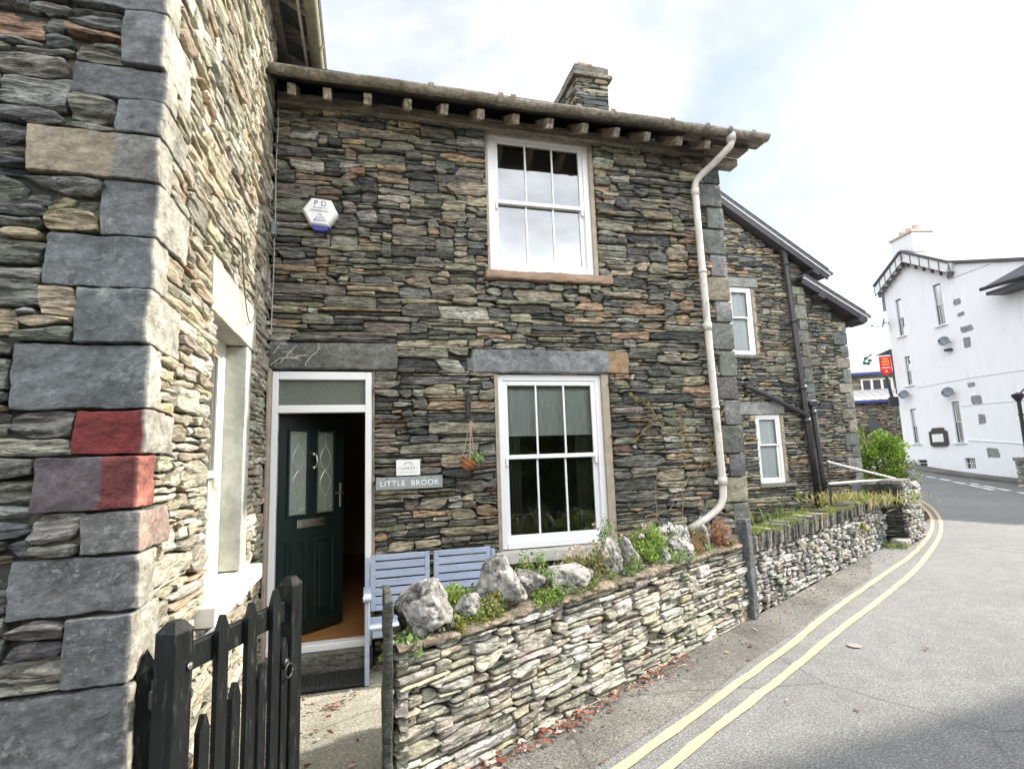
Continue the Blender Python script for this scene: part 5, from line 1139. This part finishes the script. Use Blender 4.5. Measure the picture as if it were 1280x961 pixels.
# projecting pillar + far wall
gp = thing('wall_pillar', 'dark-sided stacked slate pillar where the second wall ends', 'pillar', tuple(WP(10, .1, 0)))
rg = np.random.default_rng(81); g = G()
t0 = 9.72
st = rubble(.34, 1.02, rg, .2, .045, tmin=.02, tmax=.09); lay(g, st, WP(t0, -.02), GN, Z_, -GU, [((.06, .062, .058), 3), ((.09, .09, .08), 2), ((.14, .14, .12), 1)], rg, dvar=.02, step=.05, seed=66)  # end-face stones coloured darker to stand in for the shade there
st = rubble(1.3, 1.0, rg, .11, .06, tmin=.025, lmin=.05); lay(g, st, WP(t0, .32), GU, Z_, GN, P_GARDEN2, rg, dvar=.03, step=.05, seed=67, rough=.01)
g.prism([(t0+.04, -.3), (t0+1.3, -.3), (t0+1.3, .27), (t0+.04, .27)], (W0[0], W0[1], 0), GU, GN, Z_, 0, 1.0, (.06, .06, .05)); g.build('stonework', M['wallstone'], gp)
g = G(); rr_ = np.random.default_rng(4)
for k in range(3): block(g, tuple([-.28+.24*k, -.17, 0]), tuple([-.06+.24*k, .2, .07]), (.2, .19, .17), rr_, .015, .006, .06, k)
V = np.concatenate(g.v); g.v = [WP(t0+.3, .1, 1.0)+V[:, :1]*GU+V[:, 1:2]*GN+V[:, 2:]*Z_]; g.build('pillar_cap', M['wallstone'], gp)
g = G(); block(g, (-.18, -.12, 0), (.18, .12, .12), (.42, .41, .38), rr_, .03, .012, .05, 9); V = np.concatenate(g.v); b = WP(t0-.15, .22, 0); g.v = [b+V[:, :1]*GU+V[:, 1:2]*GN+V[:, 2:]*Z_]
tag(g.build('kerb_stone', M['wallstone'], base=b), 'pale block lying at the foot of the dark pillar', 'stone block')
for (lb, pts) in (('lower white handrail running level into the dark pillar top', [(6.95, 1.76+.35, 1.10), (8.2, 2.55, 1.08), (9.3, 3.05, 1.03), (9.75, 3.3, 1.02)]), ('upper white handrail sloping down to the dark pillar top', [(7.75, 2.9, 1.42), (8.6, 3.1, 1.25), (9.75, 3.36, 1.03)])):
    t = thing('handrail', lb, 'handrail', pts[0], 'white handrails by the set-back house'); g = G(); g.tube(pts, .019, 8); g.build('rail', M['grey_metal'], t, True)
    g = G(); 
    for q in (pts[0], pts[-1]): g.tube([q, (q[0], q[1], .7)], .016, 6)
    g.build('rail_post', M['blackpipe'], t)
# far garden wall at the corner below the bush
g = G(); rg = np.random.default_rng(82); a0 = np.array([11.2, 4.35]); a1 = np.array([13.0, 5.75]); d_ = a1-a0; L = np.linalg.norm(d_); d_ /= L; nn2 = np.array([d_[1], -d_[0]])
lay(g, rubble(L, .8, rg, .2, .06), (*a0, 0), (*d_, 0), Z_, (*nn2, 0), P_GARDEN, rg, dvar=.02, step=.07, seed=83); g.prism([(0, .04), (L, .04), (L, .4), (0, .4)], (*a0, 0), (*d_, 0), (*(-nn2), 0), Z_, 0, .79, (.15, .14, .12))
tag(g.build('garden_wall', M['wallstone'], base=(*a0, 0)), 'short far stone wall under the bright green bush', 'garden wall')

# ------------------------------------------------------------------ GATE
ga = np.array([-.60, -2.81]); gb = np.array([-.33, -2.21]); gd = gb-ga; GLn = np.linalg.norm(gd); gd /= GLn; gd3 = np.array([*gd, 0]); gn = np.array([gd[1], -gd[0], 0])
t = thing('picket_gate', 'black wooden picket gate standing open in front of the door', 'gate', (*ga, 0)); ax = np.array([gd3, gn, Z_])
def gb_(g, u0, u1, d0, d1, z0, z1, b=.004): g.obox(np.array([*ga, 0])+gd3*(u0+u1)/2+gn*(d0+d1)/2+Z_*(z0+z1)/2, ax, [(u1-u0)/2, (d1-d0)/2, (z1-z0)/2], b=b)
def post(g, u0, u1, d0, d1, z1, z0=.06):
    um = (u0+u1)/2; c = .022
    gb_(g, u0, u1, d0, d1, z0, z1-c*1.5)
    O_ = np.array([*ga, 0]); lo = [(u0, d0), (u1, d0), (u1, d1), (u0, d1)]; hi = [(u0+c, d0+c), (u1-c, d0+c), (u1-c, d1-c), (u0+c, d1-c)]
    V = [O_+gd3*u+gn*d+Z_*(z1-c*1.5) for u, d in lo]+[O_+gd3*u+gn*d+Z_*z1 for u, d in hi]
    g.add(V, [(0, 1, 5, 4), (1, 2, 6, 5), (2, 3, 7, 6), (3, 0, 4, 7), (4, 5, 6, 7)])
for u in (-.045, GLn-.035):
    g = G(); post(g, u, u+.085, -.035, .04, 1.165); g.build('gate_stile', M['blackpaint'], t)
for z0 in (.985, .33): 
    g = G(); gb_(g, .04, GLn-.035, -.022, .012, z0, z0+.085); g.build('gate_rail', M['blackpaint'], t)
for k, (u, top, w) in enumerate(((.115, .83, .05), (.195, 1.13, .055), (.275, .87, .05), (.36, 1.13, .055), (.435, .88, .05), (.52, 1.14, .055), (.585, .93, .045))):
    g = G(); O_ = np.array([*ga, 0]); g.prism([(u-w/2, .1), (u+w/2, .1), (u+w/2, top-.05), (u+.006, top), (u-.006, top), (u-w/2, top-.05)], O_, gd3, Z_, gn, .014, .034); g.build('picket', M['blackpaint'], t)
g = G(); c = np.array([*ga, 0])+gd3*.585+gn*.045+Z_*.80
g.tube([c+gn*.0+Z_*.03, c-gn*.012+Z_*.03], .018, 10); g.tube([c+(gd3*math.cos(a_)+Z_*math.sin(a_))*.028+gn*.008 for a_ in np.linspace(0, 2*math.pi, 17)], .004, 6); g.build('latch_ring', M['blackpipe'], t, True)
g = G(); c = np.array([*ga, 0])+gd3*.02+gn*.045+Z_*1.02; g.lathe([(0, .006), (.011, .003), (.012, 0)], c, 8, axis=np.array([gd3, Z_, gn])); g.lathe([(0, .006), (.011, .003), (.012, 0)], c-Z_*.55, 8, axis=np.array([gd3, Z_, gn])); g.build('bolt', M['steel'], t)
# hinge post by the house corner
t = thing('gate_hinge_post', 'narrow black hinge post with pointed board against the house corner', 'gatepost', (-.755, -2.50, 0))
g = G(); g.prism([(-.035, 0), (.035, 0), (.035, .93), (0, 1.0), (-.035, .93)], (-.775, -2.50, 0), (.9, .44, 0), Z_, (.44, -.9, 0), -.02, .02); g.build('board', M['blackpaint'], t)
g = G(); g.tube([(-.735, -2.52, .0), (-.735, -2.52, .95)], .011, 8); g.tube([(-.735, -2.52, .80), (-.735, -2.52, .90)], .018, 8); g.build('hinge_rod', M['blackpipe'], t)
g = G(); g.prism([(-.02, 0), (.02, 0), (.02, .68), (0, .72), (-.02, .68)], (-.72, -2.44, 0), (.9, .44, 0), Z_, (.44, -.9, 0), -.015, .01); g.build('board', M['blackpaint'], t)
g = G(); g.obox((-.69, -2.60, .86), np.eye(3), [.04, .012, .03], b=.004); g.tube([(-.735, -2.52, .87), (-.68, -2.62, .87), (-.64, -2.72, .87)], .010, 6); g.build('strap_hinge', M['blackpipe'], t)

# ------------------------------------------------------------------ BENCH
t = thing('garden_bench', 'pale blue slatted garden bench under the nameplate beside the door', 'bench', (.55, -.25, 0))
bl, br, yb_, yf_ = .03, 1.06, -.10, -.44
g = G(); tilt = .05
def bb(g, x0, x1, y0, y1, z0, z1, b=.004): g.box((x0, y0, z0), (x1, y1, z1), b=b)
for (x0, x1) in ((bl+.01, .525), (.56, br-.005)):
    g = G(); bb(g, x0, x0+.04, yb_-.02, yb_+.01, .46, .90); bb(g, x1-.04, x1, yb_-.02, yb_+.01, .46, .90); bb(g, x0+.04, x1-.04, yb_-.02, yb_+.01, .855, .90); bb(g, x0+.04, x1-.04, yb_-.02, yb_+.01, .46, .50)
    for k in range(5): z = .508+k*.0695; bb(g, x0+.038, x1-.038, yb_-.014, yb_+.004, z, z+.057, .003)
    g.build('backrest', M['bench'], t)
g = G()
for k in range(5): y = yf_+k*.064; bb(g, bl, br, y, y+.054, .40, .42, .004)
bb(g, bl+.02, br-.02, yf_+.01, yf_+.03, .34, .40); g.build('seat', M['bench'], t)
for x in (bl-.035, br):
    for y, h in ((yf_, .62), (yb_-.025, .88)):
        g = G(); bb(g, x, x+.035, y, y+.04, .012, h); g.build('leg', M['bench'], t)
    g = G(); P = np.array([[(x-.012+.06*u, yf_-.03+(yb_-yf_+.03)*v, .625+.03*math.sin(min(1, v*4)*math.pi/2)+dz) for u in (0, 1)] for dz, v in [(0, q) for q in np.linspace(0, 1, 10)]]); 
    bb(g, x-.012, x+.048, yf_-.02, yb_, .63, .655, .01); g.tube([(x-.012, yf_-.02, .635), (x+.048, yf_-.02, .635)], .02, 10); g.build('armrest', M['bench'], t)

# ------------------------------------------------------------------ SIGNS, ALARM, BASKET, MAT
t = thing('alarm_box', 'white hexagonal alarm box with blue lettering and blue base high on the cottage', 'alarm box', (-.40, -.03, 3.87))
c = np.array([-.395, 0, 3.875]); hexp = [(-.085, .125), (.085, .125), (.155, .0), (.075, -.125), (-.075, -.125), (-.155, 0)]
rot = lambda p: (p[0]*math.cos(R(-4))-p[1]*math.sin(R(-4)), p[0]*math.sin(R(-4))+p[1]*math.cos(R(-4)))
hexp = [rot(p) for p in hexp]
g = G(); n0 = len(hexp); A1 = np.array([c+X_*x+Z_*z-Y_*.0 for x, z in hexp]); A2 = np.array([c+X_*x+Z_*z-Y_*.065 for x, z in hexp]); A3 = np.array([c+X_*x*.88+Z_*z*.88-Y_*.088 for x, z in hexp])
g.add(np.concatenate([A1, A2, A3]), [(i, (i+1) % 6, 6+(i+1) % 6, 6+i) for i in range(6)]+[(6+i, 6+(i+1) % 6, 12+(i+1) % 6, 12+i) for i in range(6)]+[tuple(range(12, 18))]); g.build('cover', M['alarmwhite'], t)
g = G(); g.prism([(-.07, -.118), (.075, -.125), (.06, -.16), (.03, -.172), (-.04, -.168), (-.065, -.15)], c, X_, Z_, -Y_, .01, .07); g.build('strobe_base', M['blue'], t)
for (s_, z, tx, sp, mm) in ((.065, .072, 'P D', 1.1, 'blue'), (.026, .032, 'ALARMS', 1.35, 'greyprint'), (.026, .002, 'WINDERMERE', 1.0, 'greyprint'), (.024, -.032, 'TEL', 1.1, 'greyprint'), (.026, -.058, '01539', 1.1, 'greyprint'), (.034, -.085, '820295', 1.05, 'blue')):
    text(tx, s_, c+Z_*z-Y_*.0895, (math.cos(R(-4)), 0, math.sin(R(-4))), Z_, M[mm], t, space=sp)
t = thing('house_nameplate', 'grey slate nameplate reading LITTLE BROOK beside the door', 'nameplate', (.37, -.04, 1.48))
g = G(); block(g, (.085, -.055, 1.425), (.655, -.02, 1.53), (.22, .25, .25), rg, .004, .0006, .05, 3); g.build('plate', M['slateplaque'], t)
text('LITTLE  BROOK', .066, (.37, -.0565, 1.474), (1, 0, .0), Z_, M['whitepaint'], t, ext=.001, space=1.12)
g = G()
for x in (.18, .55): g.lathe([(0, .004), (.006, .003), (.007, 0)], (x, -.056, 1.517), 8, axis=np.array([X_, Z_, -Y_]))
g.build('screw', M['blackpipe'], t)
t = thing('small_plaque', 'small white plaque with grey emblem above the nameplate', 'plaque', (.355, -.04, 1.58))
g = G(); g.box((.255, -.055, 1.54), (.46, -.022, 1.675), b=.002); g.build('plate', M['alarmwhite'], t)
text('LAKES', .034, (.357, -.0565, 1.603), X_, Z_, M['greyprint'], t, ext=.0005, space=1.3); g = G()
for k in range(5):
    a_ = R(18+36*k); p = np.array([.357, -.0565, 1.632])+X_*.02*math.cos(a_)*1.6+Z_*.02*math.sin(a_); g.lathe([(0, .001), (.006, .001), (.006, 0)], p, 7, axis=np.array([X_, Z_, -Y_]))
for x in (.285, .43): g.lathe([(0, .001), (.004, .001), (.004, 0)], (x, -.0562, 1.603), 7, axis=np.array([X_, Z_, -Y_]))
g.box((.28, -.0562, 1.568), (.435, -.0555, 1.5705)); g.build('emblem', M['greyprint'], t)
# hanging half basket
bp = np.array([.875, -.16, 1.64]); t = thing('hanging_basket', 'tilted terracotta pot of pale green plants hanging on twine from a hook', 'hanging basket', tuple(bp))
tl = R(35); a1_ = np.array([math.cos(tl), 0, -math.sin(tl)]); a3_ = np.array([math.sin(tl), 0, math.cos(tl)]); axp = np.array([a1_, Y_, a3_])
g = G(); g.lathe([(0, -.075), (.035, -.068), (.06, -.04), (.072, .0), (.076, .01), (.066, .012), (.05, -.03), (0, -.05)], bp, 18, axis=axp); g.build('pot', M['terracotta'], t, True)
g = G(); g.tube([bp+a3_*.0+(a1_*math.cos(q)+Y_*math.sin(q))*.078 for q in np.linspace(0, 2*math.pi, 20)], .004, 5); g.tube([bp-a3_*.04+(a1_*math.cos(q)+Y_*math.sin(q))*.064 for q in np.linspace(0, 2*math.pi, 20)], .0035, 5); g.build('pot_ring', M['blackpipe'], t)
g = G(); tp = np.array([.895, -.155, 2.0]); 
for q in (0.4, 2.5, 4.6): g.tube([bp+(a1_*math.cos(q)+Y_*math.sin(q))*.075, tp], .0035, 5)
g.tube([tp, tp+np.array([.05, -.01, -.05])], .003, 5); g.tube([tp, tp+np.array([.045, -.02, -.085])], .003, 5); g.build('twine', M['rope'], t)
g = G(); rgl = np.random.default_rng(9); leaves(g, clump(rgl, 420, bp+a3_*.045+a1_*.025, (.08, .07, .055)), .028, rgl, PALE+LIME+[(.42, .46, .32)], up=.3, aspect=.6, nrm=a1_*.6); g.build('foliage', M['leaf'], t)
g = G(); g.tube([(.90, .02, 2.22), (.90, -.06, 2.24), (.897, -.13, 2.21), (.896, -.16, 2.16), (.893, -.155, 2.13)], .006, 6)
for k in range(6): g.tube([(.895, -.155+.006*(k % 2), 2.14-k*.024), (.895, -.155-.006*(k % 2), 2.118-k*.024)], .006, 6)
g.obox((.90, -.02, 2.16), np.eye(3), [.018, .012, .12], b=.004); g.build('hook', M['blackpipe'], t)
# doormat
t = thing('doormat', 'black rubber doormat on the path in front of the doorstep', 'doormat', (-.33, -.24, .02))
g = G(); g.box((-.70, -.44, .022), (.0, -.11, .038), b=.006); bs_ = g.build('mat_base', M['mat'], t); g = G()
for x in np.arange(-.67, -.02, .032):
    for y in np.arange(-.41, -.13, .032): g.obox((x+.006, y+.006, .041), np.eye(3), [.011, .011, .004], b=.002)
g.build('mat_studs', M['mat'], t)
# iron cover on the road
t = tag(G().lathe([(0, .012), (.05, .012), (.055, .010)], (3.95, -.99, .0), 16).build('stopcock_cover', plain('worn_iron_cover', (.30, .24, .22), .6, .3, 20, .5), base=(3.95, -.99, 0)), 'small worn iron cover set in the road beyond the yellow lines', 'cover')
# creeper remains on the wall
t = thing('wall_creeper', 'dead brown creeper stems with a few leaves on the wall right of the window', 'creeper', (2.95, -.02, 1.6)); rg = np.random.default_rng(61)
g = G(); L = []
def vine(p, d, n, r):
    pts = [np.array(p, float)]
    for k in range(n):
        d = d+rg.normal(0, .35, 2); d /= np.linalg.norm(d); pts.append(pts[-1]+np.array([d[0], 0, d[1]])*.07)
    q = np.array(pts); q[:, 1] = -.042-.006*rg.random(len(q)); g.tube(q, np.linspace(r, r*.4, len(q)), 5)
    return pts
for (p, d, n) in (((2.6, 0, 1.05), (.6, .5), 9), ((2.75, 0, .98), (-.3, .9), 8), ((3.0, 0, 1.0), (.2, .8), 12), ((3.1, 0, 1.5), (-.5, .8), 8), ((2.95, 0, 1.9), (-.8, .3), 6), ((3.0, 0, 1.85), (.7, -.5), 7), ((3.62, 0, 2.1), (.2, -.9), 9), ((2.6, 0, 1.1), (.9, -.1), 9), ((2.8, 0, 2.0), (.3, .7), 5)):
    pts = vine(p, np.array(d), n, .005)
    if p[2] > 1.3: L += pts[2:]
g.build('stem', plain('bleached_stem', (.30, .23, .15), .9, .2, 20), t)
g = G(); L = np.array(L); L[:, 1] = -.045; leaves(g, np.repeat(L, 3, 0)+rg.normal(0, .03, (len(L)*3, 3))*[1, .2, 1], .05, rg, [(.22, .17, .07), (.30, .18, .08), (.18, .2, .07)], up=0, aspect=.7); g.build('leaf_spray', M['leaf'], t)
t = thing('ivy_traces', 'pale dried ivy root traces on the door lintel', 'ivy traces', (-.6, -.03, 2.6)); g = G(); rg = np.random.default_rng(62)
for (x, z, d0, n) in ((-.78, 2.50, (.5, .6), 8), (-.76, 2.6, (.8, .2), 8), (-.7, 2.52, (.3, .9), 6), (-.5, 2.5, (.6, .7), 8), (-.62, 2.56, (.9, .4), 5)):
    d = np.array(d0, float); p = np.array([x, -.032, z]); pts = [p]
    for k in range(n): d = d+rg.normal(0, .3, 2); d /= np.linalg.norm(d); p = p+np.array([d[0], 0, d[1]])*.03; p[2] = min(p[2], 2.69); pts.append(p)
    g.tube(pts, .003, 4)
    for q in pts[2::2]: g.tube([q, q+np.array([rg.normal(0, .03), 0, rg.uniform(-.03, .02)])], [.0025, .0015], 4)
g.build('root_trace', M['root'], t)

# ------------------------------------------------------------------ fallen leaves (stuff)
rg = np.random.default_rng(77); g = G(); pts = []
n = 420; t_ = rg.uniform(.25, 2.7, n); out = .03+np.abs(rg.normal(0, .045, n))+.0*t_; pts += [WP(a_, b_, .014+rg.uniform(0, .03)) for a_, b_ in zip(t_, out)]
n = 60; pts += [WP(a_, .06+abs(rg.normal(0, .28)), .014) for a_ in rg.uniform(.4, 9, n)]
n = 55; cl = [(-.25, -.75), (-.3, -1.1), (-.1, -.62), (-.45, -.55), (.1, -.15), (-.35, -1.5), (-.55, -.2), (-.55, -1.3), (-.62, -2.1), (-.6, -1.7)]
for k in range(150):
    c = cl[k % len(cl)]; pts.append(np.array([c[0]+rg.normal(0, .055), c[1]+rg.normal(0, .055), .024+rg.uniform(0, .012)]))
for k in range(30): pts.append(np.array([rg.uniform(-.7, .0), rg.uniform(-2.2, -.5), .024]))
for k in range(26): pts.append(np.array([rg.uniform(1.6, 5.5), rg.uniform(-2.2, .6), .014]))
pts = np.array(pts)
hf_ = rg.permutation(len(pts)); leaves(g, pts[hf_[::2]], .058, rg, [(.30, .095, .06), (.40, .16, .10), (.22, .07, .045), (.44, .29, .20), (.52, .43, .39), (.17, .09, .06)], up=.15, aspect=.6); leaves(g, pts[hf_[1::2]], .034, rg, [(.30, .10, .07), (.38, .2, .13), (.2, .08, .055), (.48, .39, .34)], up=.15, aspect=.5); g.v = [np.concatenate(g.v)]; g.c = [np.concatenate(g.c)]
V = g.v[-1].reshape(-1, 4, 3); b = V[:, :1, 2].copy(); V[..., 2] = b+np.abs(V[..., 2]-b)*.3; g.v[-1] = V.reshape(-1, 3)
tag(g.build('fallen_leaves', M['leaf']), kind='stuff', label='red brown fallen leaves along the wall foot and on the path', cat='leaves')

rg = np.random.default_rng(78); g = G(); n = 420; t_ = rg.uniform(.2, 9.3, n); o_ = .02+np.abs(rg.normal(0, .16, n)); pv, pf = ico(1)
for a_, b_ in zip(t_, o_):
    r_ = rg.uniform(.003, .008); c = WP(a_, b_, .008+r_*.3); g.add(c+pv*r_*rg.uniform(.6, 1.3, 3)*(1+.2*rg.normal(0, 1, (len(pv), 1))), pf, pick([((.32, .31, .28), 3), ((.22, .21, .18), 1), ((.45, .44, .41), 2)], rg))
tag(g.build('grit', M['wallstone']), kind='stuff', label='loose grit and stone chips along the foot of the roadside walls', cat='grit')
# ------------------------------------------------------------------ ACROSS THE ROAD (beyond the frame: shades the road, mirrors in the panes)
oh = thing('opposite_house', 'rendered house across the road, outside the picture, shading the near road', 'house', (15, -1.4, 0))
oa = np.array([15.0, -1.38]); od = np.array([1.0, .07]); on = np.array([.07, -1.0])
g = G(); g.prism([(0, 0), (9, 0), (9, 8), (0, 8)], (*oa, -.2), (*od, 0), (*on, 0), Z_, 0, 10.0, (.5, .5, .48)); g.build('wall', M['wallstone'], oh)
g = G(); g.prism([(-.1, 10.0), (4, 12.4), (8.1, 10.0)], (*(oa-od*.1), -.2), (*on, 0), Z_, (*od, 0), 0, 9.2); g.build('roof', M['roofslate'], oh)
hd = thing('tall_hedge', 'tall dark hedge across the road behind the viewpoint', 'hedge', (6, -10.5, 0)); rg = np.random.default_rng(91); g = G()
for k in range(380):
    x = rg.uniform(-4, 12); c = np.array([x, -10.6+.12*x+rg.normal(0, .35), rg.uniform(.2, 4.6+.5*math.sin(x*1.7))]); leaves(g, clump(rg, 34, c, (.5, .4, .45)), .26, rg, [(.05, .09, .02), (.08, .13, .03), (.11, .16, .045)], up=.6)
g.box((-4, -11.6, 0), (12, -11.2, 4.2), (.03, .05, .015)); g.build('foliage', M['leaf'], hd)

# ------------------------------------------------------------------ SKY, SUN, CAMERA
EL, AZ = R(36), R(4)            # sun comes along +X, a touch behind the facade
w = bpy.data.worlds.new('World'); sc.world = w; w.use_nodes = True; nt = w.node_tree; nt.nodes.clear(); k = N(nt)
out = k.n('ShaderNodeOutputWorld'); bg = k.n('ShaderNodeBackground'); sky = k.n('ShaderNodeTexSky', sky_type='NISHITA'); sky.sun_disc = False
sky.sun_elevation = EL; sky.sun_rotation = math.pi/2-AZ; sky.air_density = 1.0; sky.dust_density = 1.2; sky.ozone_density = 1.0; sky.altitude = 100
tc = k.n('ShaderNodeTexCoord'); mp = k.n('ShaderNodeMapping'); mp.inputs['Scale'].default_value = (1, 1, 1.6); mp.inputs['Location'].default_value = (.35, .1, .2); k.link(tc.outputs['Generated'], mp.inputs[0])
n1 = k.noise(mp.outputs[0], 1.7, 7, .55, .3); f = k.ramp(n1, [(.385, .28), (.57, 1.)])
n2 = k.noise(mp.outputs[0], 3.2, 6, .6, .2); cl = k.ramp(n2, [(.36, (4.75, 5.0, 5.25)), (.64, (5.6, 5.65, 5.7))])
sx = k.n('ShaderNodeSeparateXYZ'); k.link(tc.outputs['Generated'], sx.inputs[0])
mr = k.n('ShaderNodeMapRange'); mr.inputs[1].default_value = .35; mr.inputs[2].default_value = -.6; mr.inputs[3].default_value = 1.0; mr.inputs[4].default_value = 4.1; k.link(sx.outputs[1], mr.inputs[0]); cl = k.mix(1, cl, mr.outputs[0], 'MULTIPLY')  # clouds behind the viewpoint brightened as added fill light
cm = k.mix(f, sky.outputs[0], cl); k.link(cm, bg.inputs[0]); bg.inputs[1].default_value = .088; k.link(bg.outputs[0], out.inputs[0])
sd = bpy.data.lights.new('sun', 'SUN'); sd.energy = 3.6; sd.angle = R(1.0); sd.color = (1, .93, .82); so = bpy.data.objects.new('sun', sd); COL.objects.link(so)
dvec = Vector((math.cos(EL)*math.cos(AZ), math.cos(EL)*math.sin(AZ), math.sin(EL))); so.rotation_euler = dvec.to_track_quat('Z', 'Y').to_euler(); so.location = (12, 0, 14)

cam = bpy.data.cameras.new('camera'); co = bpy.data.objects.new('camera', cam); COL.objects.link(co); sc.camera = co
cam.sensor_width = 36; cam.sensor_fit = 'HORIZONTAL'; cam.lens = 678.4/1280*36; cam.clip_start = .05; cam.clip_end = 1500
yaw, pit, roll = R(15.21), R(7.81), R(-1.98)
fwd = Vector((math.sin(yaw)*math.cos(pit), math.cos(yaw)*math.cos(pit), math.sin(pit))); r0 = Vector((math.cos(yaw), -math.sin(yaw), 0)); u0 = r0.cross(fwd)
rr = r0*math.cos(roll)+u0*math.sin(roll); uu_ = rr.cross(fwd)
mm = Matrix((rr, uu_, -fwd)).transposed().to_4x4(); mm.translation = Vector((0, -4.9, 1.65)); co.matrix_world = mm
vs = sc.view_settings; vs.view_transform = 'Standard'; vs.look = 'None'; vs.exposure = 1.34; vs.gamma = 1
sc.cycles.max_bounces = 8; sc.cycles.use_denoising = True; sc.cycles.caustics_reflective = False; sc.cycles.caustics_refractive = False
